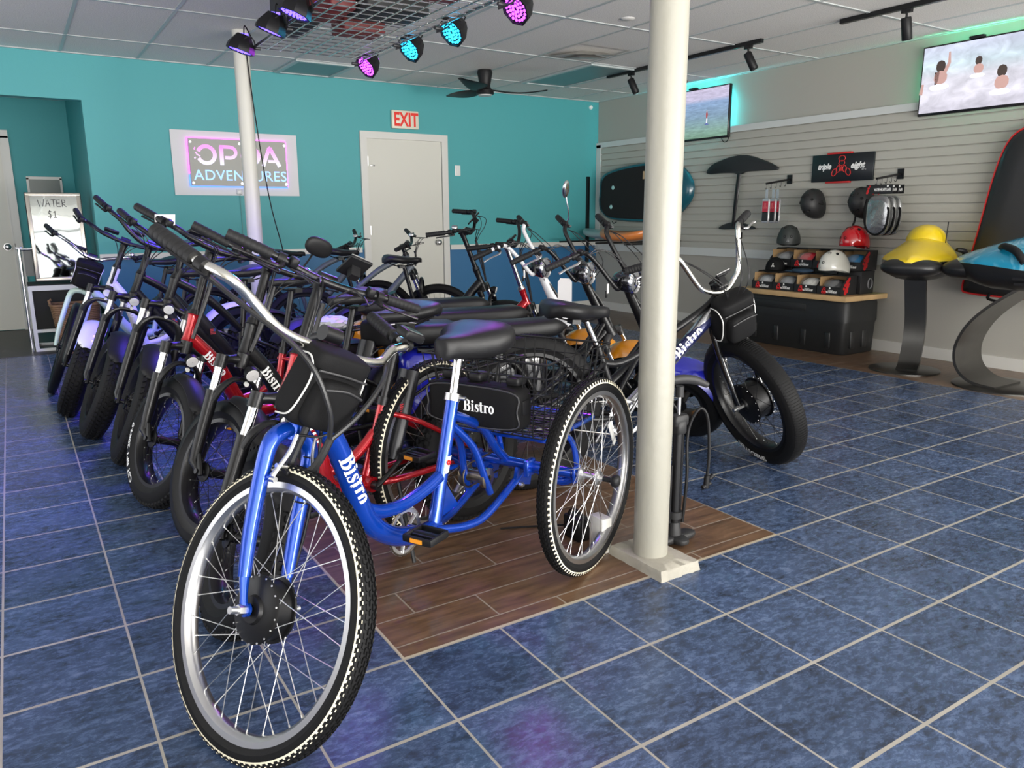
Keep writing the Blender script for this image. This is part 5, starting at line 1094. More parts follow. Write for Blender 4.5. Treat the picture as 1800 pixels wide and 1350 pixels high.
# ============================================================ right wall
RU, RV = V((0, -1, 0)), V((0, 0, 1))
def screen_mat(name, kind):
    m, N, L, B = nt(name); tc = N.new('ShaderNodeTexCoord'); sx = N.new('ShaderNodeSeparateXYZ'); L.new(tc.outputs['Object'], sx.inputs[0])
    r = N.new('ShaderNodeMapRange'); r.inputs[1].default_value = -.25; r.inputs[2].default_value = .25; L.new(sx.outputs[2], r.inputs[0])
    c = N.new('ShaderNodeValToRGB'); L.new(r.outputs[0], c.inputs[0]); E = c.color_ramp.elements
    if kind == 'sea':
        E[0].position = 0; E[0].color = (.14, .24, .17, 1); E[1].position = 1; E[1].color = (.48, .44, .58, 1)
        for p, col in ((.15, (.20, .32, .27, 1)), (.45, (.19, .28, .38, 1)), (.72, (.22, .32, .50, 1)), (.76, (.33, .38, .55, 1)), (.80, (.46, .43, .58, 1))): q = E.new(p); q.color = col
    else:
        E[0].position = 0; E[0].color = (.52, .50, .58, 1); E[1].position = 1; E[1].color = (.55, .58, .72, 1)
        for p, col in ((.25, (.66, .64, .72, 1)), (.5, (.60, .59, .66, 1)), (.7, (.52, .62, .68, 1))): q = E.new(p); q.color = col
    mp = N.new('ShaderNodeMapping'); mp.inputs['Scale'].default_value = (1, 6, 34) if kind == 'sea' else (1, 5, 8); L.new(tc.outputs['Object'], mp.inputs[0])
    n = N.new('ShaderNodeTexNoise'); n.inputs['Scale'].default_value = 1.6; n.inputs['Detail'].default_value = 6; n.inputs['Distortion'].default_value = .8; L.new(mp.outputs[0], n.inputs['Vector'])
    hs = N.new('ShaderNodeHueSaturation'); L.new(c.outputs[0], hs.inputs['Color']); mr = N.new('ShaderNodeMapRange'); mr.inputs[1].default_value = .3; mr.inputs[2].default_value = .7; mr.inputs[3].default_value = .78; mr.inputs[4].default_value = 1.2; L.new(n.outputs['Fac'], mr.inputs[0]); L.new(mr.outputs[0], hs.inputs['Value'])
    B.inputs['Base Color'].default_value = (.01, .01, .01, 1); B.inputs['Roughness'].default_value = .15
    L.new(hs.outputs[0], B.inputs['Emission Color']); B.inputs['Emission Strength'].default_value = 1.0; return m
def tv(y0, y1, z0, z1, kind, label, strip, X=WX-.075):
    t = empty('wall_television', label, 'television', (WX, (y0+y1)/2, (z0+z1)/2)); W, H = abs(y1-y0), z1-z0; dx = X-WX
    MB().box((dx+.018, 0, 0), (.035, W, H), bev=.006).obj('bezel', mat('tv bezel', (.010, .010, .011), .25), t)
    MB().box((dx-.0015, 0, .004), (.003, W-.026, H-.034)).obj('screen', screen_mat('screen '+kind, kind), t, flat=True)
    MB().box((dx/2+.005, 0, 0), (-dx-.03, .25, .25)).obj('wall_bracket', BLKM, t); MB().box((dx-.002, .05, H/2+.008), (.04, .11, .018), bev=.004).obj('camera_bar', BLKP, t)
    m = mat('led strip '+strip[0], strip[1], emit=strip[2]); b = .095; q = MB()
    for a, c in (((dx+.045, -W/2+b, -H/2+b), (dx+.045, -W/2+b, H/2-b)), ((dx+.045, -W/2+b, H/2-b), (dx+.045, W/2-b, H/2-b)), ((dx+.045, W/2-b, H/2-b), (dx+.045, W/2-b, -H/2+b)), ((dx+.045, W/2-b, -H/2+b), (dx+.045, -W/2+b, -H/2+b))): q.tube([a, c], .005, 6)
    q.obj('led_strip', m, t); return t, dx
t1, dx = tv(4.05, 4.98, 1.985, 2.515, 'sea', 'wall television half behind the column showing a rider on open sea, cyan glow behind it', ('cyan', (.03, .75, .80), 190))
SKIN = mat('screen skin tone', (.36, .22, .20), emit=.8)
def sfig(t, dx, parts, nm='screen_figure'):
    for i, (pts, w_, m) in enumerate(parts):
        q = MB(); vs, fs = ribbon(pts, w_); q.add([(dx-.0036-.0002*i, -a, b) for a, b in vs], fs); q.obj(nm, m, t, flat=True)
def blob(cx, cy, rx, ry): return [(cx-rx, cy), (cx-rx*.7, cy), (cx, cy), (cx+rx*.7, cy), (cx+rx, cy)], [ry*.6, ry*1.6, ry*2, ry*1.6, ry*.6]
DH = mat('screen dark hair', (.05, .035, .03), emit=.5); WF = mat('screen foam', (.75, .75, .82), emit=.9)
sfig(t1, dx, [([(.160, -.05), (.162, -.015), (.160, .01)], [.012, .03, .02], mat('screen red vest', (.35, .08, .08), emit=.6)), ([(.160, -.105), (.164, -.05)], .016, mat('screen pale', (.6, .6, .65), emit=.8)), ([(.160, .012), (.161, .03)], .013, SKIN), ([(.135, -.112), (.16, -.105), (.19, -.112)], [.006, .016, .006], mat('screen board blue', (.1, .12, .35), emit=.6))])
t2, dx = tv(1.09, 2.03, 1.975, 2.508, 'surf', 'larger wall television at the top right showing swimmers in white surf, green glow behind it', ('green', (.08, .80, .42), 100))
for cx, cy, s in ((-.31, .10, 1.3), (-.02, .10, .9), (.16, .0, 1.25)):
    p = []
    a, b = blob(cx, cy, .028*s, .035*s); p.append((a, b, DH)); a2, b2 = blob(cx+.005, cy-.065*s, .040*s, .04*s); p.append((a2, b2, SKIN)); a3, b3 = blob(cx, cy-.12*s, .06*s, .018*s); p.append((a3, b3, WF)); sfig(t2, dx, p)
sfig(t2, dx, [([(-.275, .05), (-.245, .12), (-.25, .20)], [.03, .024, .014], SKIN), ([(-.335, .06), (-.335, .0), (-.345, -.05)], [.04, .03, .008], DH), ([(-.455, -.10), (-.445, -.02)], [.03, .02], SKIN)])
q = MB(); q.tube([(WX-.05, 4.16, 1.985), (WX-.045, 4.13, 1.945), (WX-.04, 4.09, 1.95), (WX-.05, 4.06, 1.985)], .004, 6, 5); tag(q.obj('tv_cable', BLKP), 'short black cable loop hanging under the television beside the column', 'cable')
# wake board on the wall
def slab(q, outline, x0, x1, bulge=.3):
    n = len(outline); cy = sum(p[0] for p in outline)/n; cz = sum(p[1] for p in outline)/n; R = []
    for k, (x, s) in enumerate(((x0, .97), (x0+(x1-x0)*.25, 1.0), (x0+(x1-x0)*.75, .985), (x1, .94))): R.append([V((x, cy+(a-cy)*s, cz+(b-cz)*s)) for a, b in outline])
    q.rings(R); return q
def rounded(pts, k=8): return [(p.x, p.y) for p in spline([(a, b, 0) for a, b in pts], k, True)]
O1 = rounded([(6.11, 1.48), (6.08, 1.66), (5.90, 1.745), (5.45, 1.80), (5.05, 1.80), (4.72, 1.74), (4.55, 1.60), (4.505, 1.47), (4.56, 1.33), (4.75, 1.19), (5.1, 1.12), (5.5, 1.115), (5.9, 1.15), (6.08, 1.25), (6.12, 1.36)])
t = empty('foil_board', 'teal and black foil board hung flat on the slatwall behind the column', 'board', (WX, 5.3, 1.45)); L = Matrix.Translation(-t.location)
slab(MB(L), O1, WX-.03, WX-.13).obj('board_body', mat('dark teal lacquer', (.008, .085, .12), .25, 0, .5), t, angle=50)
O2 = rounded([(6.04, 1.47), (6.02, 1.62), (5.88, 1.70), (5.45, 1.755), (5.02, 1.75), (4.98, 1.6), (4.98, 1.45), (4.98, 1.25), (5.02, 1.155), (5.5, 1.155), (5.88, 1.18), (6.02, 1.27), (6.05, 1.37)])
q = slab(MB(L), O2, WX-.128, WX-.136); q.obj('deck_pad', mat('black eva foam', (.008, .008, .009), .9, bump=.4, bscale=300), t)
for y, z in ((5.80, 1.53), (5.83, 1.30)): q = MB(L); q.lathe([(.001, .004), (.010, .004), (.011, .006), (.024, .005), (.026, .001)], (WX-.137, y, z), (-1, 0, 0), 20); q.obj('foot_socket', mat('socket pale teal', (.35, .6, .6), .3), t)
q = MB(L); q.tube([(WX-.12, 5.82, 1.125), (WX-.13, 5.78, 1.10), (WX-.12, 5.74, 1.12)], .006, 6, 3); q.obj('strap_loop', BLKP, t)
o = MB().box((0, 0, -.045), (.002, .05, .09)).obj('paper_tag', mat('kraft paper tag', (.50, .36, .22), .8)); o.location = (WX-.145, 5.23, 1.70); tag(o, 'brown kraft paper tag hanging on the teal foil board', 'tag')
# foil with mast
t = empty('hydrofoil', 'black hydrofoil wing, mast and tail mounted on the slatwall', 'hydrofoil', (WX, 3.87, 1.5)); L = Matrix.Translation(-t.location)
O3 = rounded([(4.33, 1.645), (4.26, 1.715), (4.10, 1.765), (3.95, 1.79), (3.85, 1.795), (3.72, 1.775), (3.52, 1.71), (3.42, 1.665), (3.385, 1.64), (3.42, 1.625), (3.6, 1.625), (3.78, 1.625), (3.84, 1.605), (3.90, 1.605), (3.96, 1.62), (4.15, 1.625), (4.28, 1.622)])
slab(MB(L), O3, WX-.05, WX-.085).obj('front_wing', mat('foil carbon', (.014, .015, .017), .45), t, angle=50)
q = MB(L); q.tube([(WX-.07, 3.87, 1.66), (WX-.08, 3.885, 1.40), (WX-.07, 3.92, 1.08)], [.024, .026, .018], 12, 4, flat=(1, .55)); q.obj('mast', BLKM, t)
slab(MB(L), rounded([(4.12, 1.055), (4.08, 1.085), (3.98, 1.115), (3.90, 1.12), (3.80, 1.115), (3.68, 1.085), (3.63, 1.06), (3.70, 1.05), (3.9, 1.05), (4.05, 1.045)]), WX-.05, WX-.075).obj('tail_wing', mat('foil carbon', (.014, .015, .017), .45), t)
o = MB().box((0, 0, 0), (.02, .055, .065)).obj('hook_bracket', BLKM); o.location = (WX-.03, 3.86, .985+.0); tag(o, 'small black slatwall bracket below the hydrofoil tail', 'bracket')
# triple eight sign
t = empty('brand_sign', 'black rectangular sign reading triple eight with red ring emblem on the slatwall', 'sign', (WX, 2.71, 1.612)); X = -.045
MB().box((X+.012, 0, 0), (.02, .625, .243), bev=.002).obj('panel', mat('sign black', (.008, .011, .014), .35), t)
for z in (.128, -.128): MB().box((X+.008, .03, z), (.03, .25, .016), bev=.003).obj('red_clip', mat('clip red', (.55, .02, .02), .4), t)
def rtext(s, y, z, h, bold=.02, shear=0, m=LTXT, par=None, x=0, sp=1.0, nm='lettering', u=RU, centre=True, k=1.0):
    q = MB(); flat_text(q, cond(text_geo(s, bold, shear, sp), k), (x, y, z), u, RV, h, centre); return q.obj(nm, m, par, flat=True)
rtext('triple', .175, .008, .070, .045, .3, LTXT, t, X-.0005, 1.0, k=.92); rtext('eight', -.165, .008, .074, .045, .3, LTXT, t, X-.0005, 1.0, k=.92); rtext('NYC', -.225, -.025, .010, .02, .2, LTXT, t, X-.0005, 2.0)
q = MB()
for cy, cz, ry, rz, an in ((0, .080, .034, .024, 0), (0, .040, .030, .022, 0), (.033, -.012, .018, .030, .2), (-.033, -.012, .018, .030, -.2), (.070, -.040, .022, .034, .5), (-.070, -.040, .022, .034, -.5)):
    pts = [V((X-.002, cy+ry*cos(a)*cos(an)-rz*sin(a)*sin(an), cz+ry*cos(a)*sin(an)+rz*sin(a)*cos(an))) for a in [2*pi*j/24 for j in range(24)]]; q.tube(pts, .0035, 6, closed=True)
q.prism([(-.022, -.03), (.022, -.03), (.0, .02)], (X-.0015, 0, 0), RU, RV, .001)
q.obj('emblem', mat('emblem red', (.60, .03, .03), .45), t)
# hook rails and what hangs on them
def hookrail(y, z, label, yo=-.0):
    t = empty('hook_rail', label, 'hook rail', (WX, y, z)); MB().box((-.025, 0, 0), (.012, .055, .085)).obj('plate', BLKM, t); q = MB(); q.tube([(-.03, 0, .0), (-.36, yo, -.045)], .010, 8, flat=(1, 1)); q.obj('arm', BLKM, t)
    for i in range(5):
        f = i/4; p = V((-.08-.27*f, yo*f, -.012-.033*f)); q = MB(); q.tube([p, p-V((0, 0, .04)), p+V((-.0, .008, -.052)), p+V((0, .018, -.04))], .0028, 6, 4); q.obj('hook', BLKM, t)
    return t
hookrail(3.28, 1.53, 'black arm with five small hooks on the slatwall holding the silver foil packets'); hookrail(2.15, 1.53, 'black arm with five small hooks on the slatwall holding the helmet liner packs')
FOIL = mat('clear foil wrapping', (.55, .55, .56), .22, .55, bump=1, bscale=25)
for i, (x, yy) in enumerate(((WX-.345, 3.28), (WX-.25, 3.28), (WX-.19, 3.28))):
    c = V((x, yy, 1.235)); t = empty('foil_packet', ['silver and red foil packet hanging in front on the slatwall hook arm', 'silver and red foil packet hanging behind the front one on the hook arm', 'silver and red foil packet farthest back on the hook arm'][i], 'packet', c, group=None)
    q = MB(); q.sell((0, 0, 0), (.010, .044, .118), .35, .3, nu=24, nv=14); q.obj('pouch', FOIL, t); MB().box((0, 0, .155), (.002, .030, .09)).obj('hang_tab', FOIL, t); MB().box((-.0105, 0, .035), (.003, .064, .105)).obj('red_print', mat('packet red', (.50, .03, .06), .4), t); MB().box((-.0105, 0, -.055), (.003, .066, .085)).obj('black_print', mat('packet black', (.02, .02, .022), .4), t)
    q = MB()
    for cy, cz in ((0, .062), (0, .045), (.012, .028), (-.012, .028)): q.tube([V((-.013, cy+.008*cos(a), cz+.007*sin(a))) for a in [2*pi*j/12 for j in range(12)]], .0014, 5, closed=True)
    rb_ = q.obj('pack_emblem', mat('pack pale red', (.8, .25, .25), .5), t)
CLR = mat('clear crinkled bag', (.34, .345, .345), .14, .75, bump=1, bscale=30, noise=.9)
for i, x in enumerate((WX-.345, WX-.26, WX-.18)):
    c = V((x, 2.13, 1.235)); t = empty('liner_pack', ['front clear bag with black header card reading WATER HELMET LINER', 'middle helmet liner pack hanging behind the front one', 'rearmost helmet liner pack on the hook arm'][i], 'packet', c)
    MB().box((0, 0, .165), (.004, .235, .072)).obj('header_card', mat('header card black', (.012, .012, .013), .4), t)
    q = MB(); q.sell((.012, 0, -.05), (.024, .105, .165), .6, .55, nu=32, nv=18); q.obj('clear_bag', CLR, t)
    q = MB(); q.tube([(.0, .10, .09), (-.006, .112, -.02), (-.004, .085, -.15), (0, .0, -.205), (-.004, -.085, -.15), (-.006, -.105, -.02), (0, -.085, .02)], .011, 8, 5, flat=(1, .6)); q.obj('liner', BAGM, t)
    rtext('WATER HELMET LINER', -.030, .160, .024, .03, 0, LTXT, t, -.0025, .9, k=.50); q = MB(); q.lathe([(.0085, 0), (.001, .001)], (-.0024, -.075, .188), (-1, 0, 0), 16); q.obj('card_dot', LTXT, t)
    q = MB()
    for cy, cz, r in ((.10, .150, .012), (.095, .172, .010), (.085, .188, .008), (.105, .135, .010)): q.lathe([(r, 0), (.001, .0008)], (-.0024, cy, cz), (-1, 0, 0), 14)
    q.obj('card_emblem', REDTXT, t)
# helmets
def helmet(name, label, c, R, m, holes=True, sc=1.0, strap=None, inner=True):
    t = empty(name, label, 'helmet', c); q = MB(R.to_4x4()); rg = []
    for i in range(17):
        b = radians(-12+102*i/16); r_ = []
        for j in range(36):
            a = 2*pi*j/36; e = .138*sc if cos(a) > 0 else .140*sc; cut = .022*sc*max(0, cos(2*a))*(1 if i == 0 else 0); zz = .145*sc*sin(b)
            dip = (-.030*sc*(1-cos(a))/2*(1-i/16))*(1 if True else 0)
            r_.append(V((e*cos(b)**.9*cos(a), .108*sc*cos(b)**.9*sin(a), max(zz, -.04)+dip+(.018*sc*abs(sin(a))**3*(1-i/5) if i < 5 else 0))))
        rg.append(r_)
    q.rings(rg, caps=False); q.rings([[p*.93 for p in r] for r in rg], caps=False); q.rings([rg[0], [p*.93 for p in rg[0]]], caps=False); q.add([rg[-1][j] for j in range(36)], [tuple(range(36))]); q.obj('shell', m, t, angle=60)
    q = MB(R.to_4x4())
    for a, b in ((.28, .28), (-.28, .28), (.5, .98), (-.5, .98), (.0, 1.12), (2.7, 1.0), (-2.7, 1.0), (1.3, .9), (-1.3, .9)):
        p = V((.139*sc*cos(b)**.9*cos(a), .108*sc*cos(b)**.9*sin(a), .145*sc*sin(b))); n = V((p.x/.139**2, p.y/.108**2, p.z/.145**2)).normalized(); q.lathe([(.012*sc, -.004), (.0125*sc, .0012), (.010*sc, -.001), (.001, -.003)], p, n, 14)
    q.obj('vent_holes', mat('vent black', (.003, .003, .003), .8), t)
    q = MB(R.to_4x4()); q.sell((0, 0, .01), (.122*sc, .093*sc, .10*sc), 1, 1, nu=24, nv=10, v0=-.35); q.obj('padding', BAGM, t)
    q = MB(R.to_4x4())
    for cy, cz in ((0, .045), (0, .035), (.007, .026), (-.007, .026)): q.tube([V((.1375*sc, cy+.004*cos(a), cz-.03+.004*sin(a))) for a in [2*pi*j/10 for j in range(10)]], .0012, 5, closed=True)
    q.obj('front_emblem', mat('emblem grey', (.35, .36, .37), .4), t)
    if strap: q = MB(); q.tube(strap, .009, 6, 4, flat=(1, .3)); q.obj('chin_strap', BLKP, t)
    return t
MB_ = mat('matte black shell', (.018, .018, .019), .5); RZ_ = lambda a: Matrix.Rotation(radians(a), 3, 'Z')
helmet('helmet', 'matte black helmet hung on the slatwall below the triple eight sign, left one', (WX-.10, 2.93, 1.295), Matrix.Rotation(radians(-90), 3, 'Y') @ Matrix.Rotation(radians(12), 3, 'Z'), MB_, strap=[(-.06, -.10, .0), (-.04, -.135, -.01), (-.05, -.12, .03)])
helmet('helmet', 'matte black helmet on the slatwall half hidden behind the liner packs', (WX-.10, 2.43, 1.295), Matrix.Rotation(radians(-90), 3, 'Y') @ Matrix.Rotation(radians(12), 3, 'Z'), MB_, strap=[(-.03, .04, -.10), (-.02, .05, -.15), (-.03, .06, -.20)])
# storage chest with a plank on top
CX0, CX1, CY0, CY1 = 5.14, 5.64, 2.20, 3.42
t = empty('storage_chest', 'large black ribbed plastic storage chest against the right wall', 'chest', ((CX0+CX1)/2, (CY0+CY1)/2, 0)); W, D = CX1-CX0, CY1-CY0; CP_ = mat('black storage plastic', (.013, .0135, .014), .42, bump=.6, bscale=260)
q = MB(); q.rings([[V((x_*W/2*s, y_*D/2*s2, z)) for x_, y_ in [(math.copysign(abs(cos(a))**.22, cos(a)), math.copysign(abs(sin(a))**.14, sin(a))) for a in [2*pi*(j+.5)/48 for j in range(48)]]] for s, s2, z in ((.93, .965, 0), (.955, .98, .012), (.99, .99, .26), (1.0, 1.0, .28), (1.0, 1.0, .30))]); q.obj('tub', CP_, t, angle=50)
q = MB(); q.rings([[V((x_*W/2*s, y_*D/2*s2, z)) for x_, y_ in [(math.copysign(abs(cos(a))**.22, cos(a)), math.copysign(abs(sin(a))**.14, sin(a))) for a in [2*pi*(j+.5)/48 for j in range(48)]]] for s, s2, z in ((1.015, 1.008, .285), (1.015, 1.008, .31), (1.0, 1.0, .44), (.97, .985, .465), (.9, .95, .47))]); q.obj('lid', CP_, t, angle=50)
for y in (-.45, -.2, .1, .35): MB().box((-W/2*.975, y, .12), (.02, .05, .14), Matrix.Rotation(-.05, 3, 'Y'), bev=.006).obj('rib', CP_, t)
for x in (-.12, .05): MB().box((x, -D/2*.985, .13), (.06, .02, .15), Matrix.Rotation(-.05, 3, 'X'), bev=.006).obj('rib', CP_, t)
q = MB(); q.box((-W/2-.002, .1, .385), (.008, .62, .07), bev=.004); q.obj('lid_panel', CP_, t)
o = MB().box((0, 0, .0225), (.60, 1.20, .045), bev=.004).obj('plank_shelf', mat('pine board', (.50, .33, .16), .55, noise=.3, bscale=40)); o.location = (5.385, 2.775, .470); tag(o, 'thick pine board lying on the black storage chest', 'board')
# boxed helmets in two rows
BXM = mat('carton black', (.012, .012, .013), .45); KR = mat('carton inside', (.42, .27, .13), .7)
def box_open(y, x, z, w_, d_, h, label, shell, hl=1.0, txt='HALO WATER HELMET', rot=0):
    t = empty('helmet_box', label, 'box', (x, y, z)); W = w_/2
    q = MB(); q.box((-d_/2+.004, 0, h*.42/2), (.006, w_-.004, h*.42)); q.prism([(-d_/2, 0), (d_/2, 0), (d_/2, h), (-d_/2*.15, h), (-d_/2, h*.42)], (0, W-.001, 0), (1, 0, 0), (0, 0, 1), .003); q.prism([(-d_/2, 0), (d_/2, 0), (d_/2, h), (-d_/2*.15, h), (-d_/2, h*.42)], (0, -W+.004, 0), (1, 0, 0), (0, 0, 1), .003)
    q.box((d_/2-.003, 0, h/2), (.006, w_-.004, h)); q.box((0, 0, .003), (d_, w_-.004, .006)); q.box((d_*.2, 0, h-.003), (d_*.55, w_-.004, .005)); q.obj('carton', BXM, t)
    q = MB(); q.box((d_*.05, W-.008, h*.5), (d_*.85, .003, h*.8)); q.box((d_/2-.010, 0, h*.5), (.003, w_-.02, h*.9)); q.obj('carton_lining', KR, t)
    q = MB(); q.sell((0.01, -.0, h*.36), (d_*.42, w_*.42, h*.42), 1, 1, nu=28, nv=16); q.obj('helmet_inside', shell, t)
    q = MB(); q.sell((-.0, .02, h*.42), (d_*.40, w_*.36, h*.37), .8, .8, nu=24, nv=12); q.obj('plastic_wrap', mat('thin wrap', (.6, .6, .6), .12, 0, alpha=.22), t)
    rtext(txt, -.028, h*.15, .018, .035, 0, LTXT, t, -d_/2-.0005, .85, k=.52)
    q = MB(); q.lathe([(.0085, 0), (.001, .0008)], (-d_/2-.0004, -.01, h*.35), (-1, 0, 0), 16); q.box((-d_/2-.0003, -.02, h*.24), (.001, .05, .003)); q.obj('front_dot', LTXT, t)
    q = MB()
    for cy, cz, r in ((.048, .05, .016), (.044, .078, .010), (.058, .028, .010), (.036, .030, .010)): q.tube([V((-d_/2-.0006, cy+r*cos(a), h*.0+cz*h/.2*.8+r*sin(a))) for a in [2*pi*j/12 for j in range(12)]], .0035, 5, closed=True)
    q.obj('front_emblem', REDTXT, t)
    q = MB()
    for i in range(14): r = random.Random(i); q.lathe([(.010+.012*r.random(), 0), (.001, .0006)], (-d_/2+.02+.06*r.random()+.004*i, -W-.0002, .02+h*.8*i/14), (0, -1, 0), 10)
    q.obj('side_print', REDTXT, t); return t
SH = {'grey': mat('grey helmet shell', (.22, .23, .24), .4), 'dark': mat('dark helmet shell', (.05, .052, .055), .4), 'white': mat('white helmet shell', (.66, .65, .60), .3), 'red': mat('red helmet shell', (.62, .03, .045), .3), 'blue': mat('blue helmet shell', (.02, .19, .42), .4), 'pale': mat('pale grey helmet shell', (.40, .41, .42), .35)}
zt = .5155; w_ = .236
ys = [3.105, 2.865, 2.625, 2.385]
for y, s, lb in zip(ys, ('pale', 'grey', 'white', 'dark'), ('lower row helmet box on the far left with a pale wrapped helmet', 'lower row helmet box under the blue cap, grey wrapped helmet inside', 'lower row helmet box with a white helmet inside, beside the white helmet', 'lower row helmet box at the right end with red side print, under the white helmet')): box_open(y, 5.25, zt, w_, .22, .165, lb, SH[s])
for y, s, lb in zip(ys, ('grey', 'red', 'dark', 'blue'), ('upper row helmet box with grey helmet under the dark helmet', 'upper row helmet box with a red helmet inside', 'upper row helmet box behind the white helmet', 'upper row helmet box with a blue helmet at the right end')): box_open(y-.03, 5.46, zt+.205, w_, .24, .17, lb, SH[s])
for y, lb in zip(ys, ('black carton at the bottom left of the back row', 'black carton in the back row behind the blue cap', 'black carton in the back row behind the white helmet', 'black carton at the right end of the back row with grey side print')):
    t = empty('stacked_carton', lb, 'box', (5.47, y-.03, zt)); MB().box((0, 0, .10), (.19, w_-.006, .20), bev=.002).obj('carton', BXM, t)
    q = MB(); q.tube([V((.03+.03*cos(a), -w_/2-.0005, .09+.045*sin(a))) for a in [2*pi*j/20 for j in range(20)]], .008, 6, closed=True, flat=(1, .2)); q.obj('side_print', mat('print grey', (.3, .3, .31), .4), t)
helmet('helmet', 'matte black helmet standing on the upper left box of the helmet display', (5.44, 3.07, .958), RZ_(215), mat('dark olive shell', (.035, .04, .038), .5))
helmet('helmet', 'glossy red helmet standing on the upper right box of the helmet display', (5.43, 2.37, .958), RZ_(165), mat('glossy red shell', (.50, .006, .012), .12, 0, .8))
helmet('helmet', 'glossy white helmet in front on the lower right boxes', (5.24, 2.42, .752), RZ_(160), mat('glossy white shell', (.70, .69, .62), .22, 0, .5))
# caps
t = empty('baseball_cap', 'black baseball cap with small emblem on the lower left helmet box', 'cap', (5.26, 3.06, .682)); q = MB(RZ_(205).to_4x4())
q.sell((0, 0, .01), (.098, .088, .115), .95, 1, nu=32, nv=16, v0=0); q.obj('crown', BAGM, t, angle=60); q = MB(RZ_(205).to_4x4()); q.prism([(p[0], p[1]) for p in rounded([(.05, .08), (.12, .075), (.165, .03), (.17, 0), (.165, -.03), (.12, -.075), (.05, -.08)])], (0, 0, .012), (1, 0, -.12), (0, 1, 0), .004); q.obj('brim', BAGM, t)
q = MB(RZ_(205).to_4x4()); 
for cy, cz in ((0, .066), (0, .054), (.009, .045), (-.009, .045)): q.tube([V((.092-(cz-.05)*.35, cy+.005*cos(a), cz+.005*sin(a))) for a in [2*pi*j/10 for j in range(10)]], .0018, 5, closed=True)
q.obj('emblem', LTXT, t)
t = empty('folded_cap', 'dark blue cap lying flat in the middle of the lower helmet boxes', 'cap', (5.24, 2.74, .683)); q = MB(); q.sell((0, 0, .018), (.08, .10, .020), .8, 1, nu=28, nv=12); q.obj('crown', mat('navy cloth', (.015, .04, .075), .7), t); MB().sell((-.02, .10, .010), (.05, .07, .008), .8, 1, nu=24, nv=8).obj('brim', mat('navy cloth', (.02, .05, .09), .7), t)
# board bag leaning at the right
BG = mat('board bag vinyl', (.016, .016, .017), .38, bump=.6, bscale=14)
t = empty('board_bag', 'tall black board bag with red zip piping standing against the slatwall at the right edge', 'board bag', (5.55, 1.0, .5))
out = rounded([(1.475, .62), (1.45, .80), (1.40, 1.10), (1.345, 1.45), (1.285, 1.68), (1.20, 1.79), (1.05, 1.83), (.90, 1.80), (.80, 1.70), (.70, 1.40), (.62, 1.0), (.58, .70), (.62, .60), (.9, .575), (1.2, .575), (1.42, .585)], 6)
L = Matrix.Translation(-t.location); R = []
for x, s in ((5.655, .96), (5.64, 1.0), (5.57, 1.0), (5.545, .97), (5.53, .85), (5.525, .5)): R.append([V((x, 1.02+(a-1.02)*s, 1.15+(b-1.15)*(.5+.5*s))) for a, b in out])
MB(L).rings(R).obj('bag_body', BG, t, angle=60)
q = MB(L); q.tube([V((5.557, 1.02+(a-1.02)*1.0, 1.15+(b-1.15)*1.0)) for a, b in out], .009, 6, closed=True); q.obj('red_piping', mat('red zip piping', (.55, .015, .015), .45), t)
q = MB(L); q.tube([(5.56, 1.26, .60), (5.50, 1.24, .555), (5.49, 1.10, .55), (5.56, 1.08, .60)], .012, 8, 4, flat=(1, .6)); q.tube([(5.60, 1.16, 1.80), (5.61, 1.13, 1.88), (5.62, 1.09, 1.80)], .010, 8, 4); q.obj('handle', BAGM, t)
o = MB().tube([(5.68, 1.13, 1.93), (5.60, 1.13, 1.93), (5.60, 1.13, 1.87), (5.62, 1.13, 1.86)], .007, 8).box((5.675, 1.13, 1.93), (.012, .05, .07)).obj('wall_hook', BLKM); tag(o, 'black slatwall hook carrying the tall board bag', 'hook')
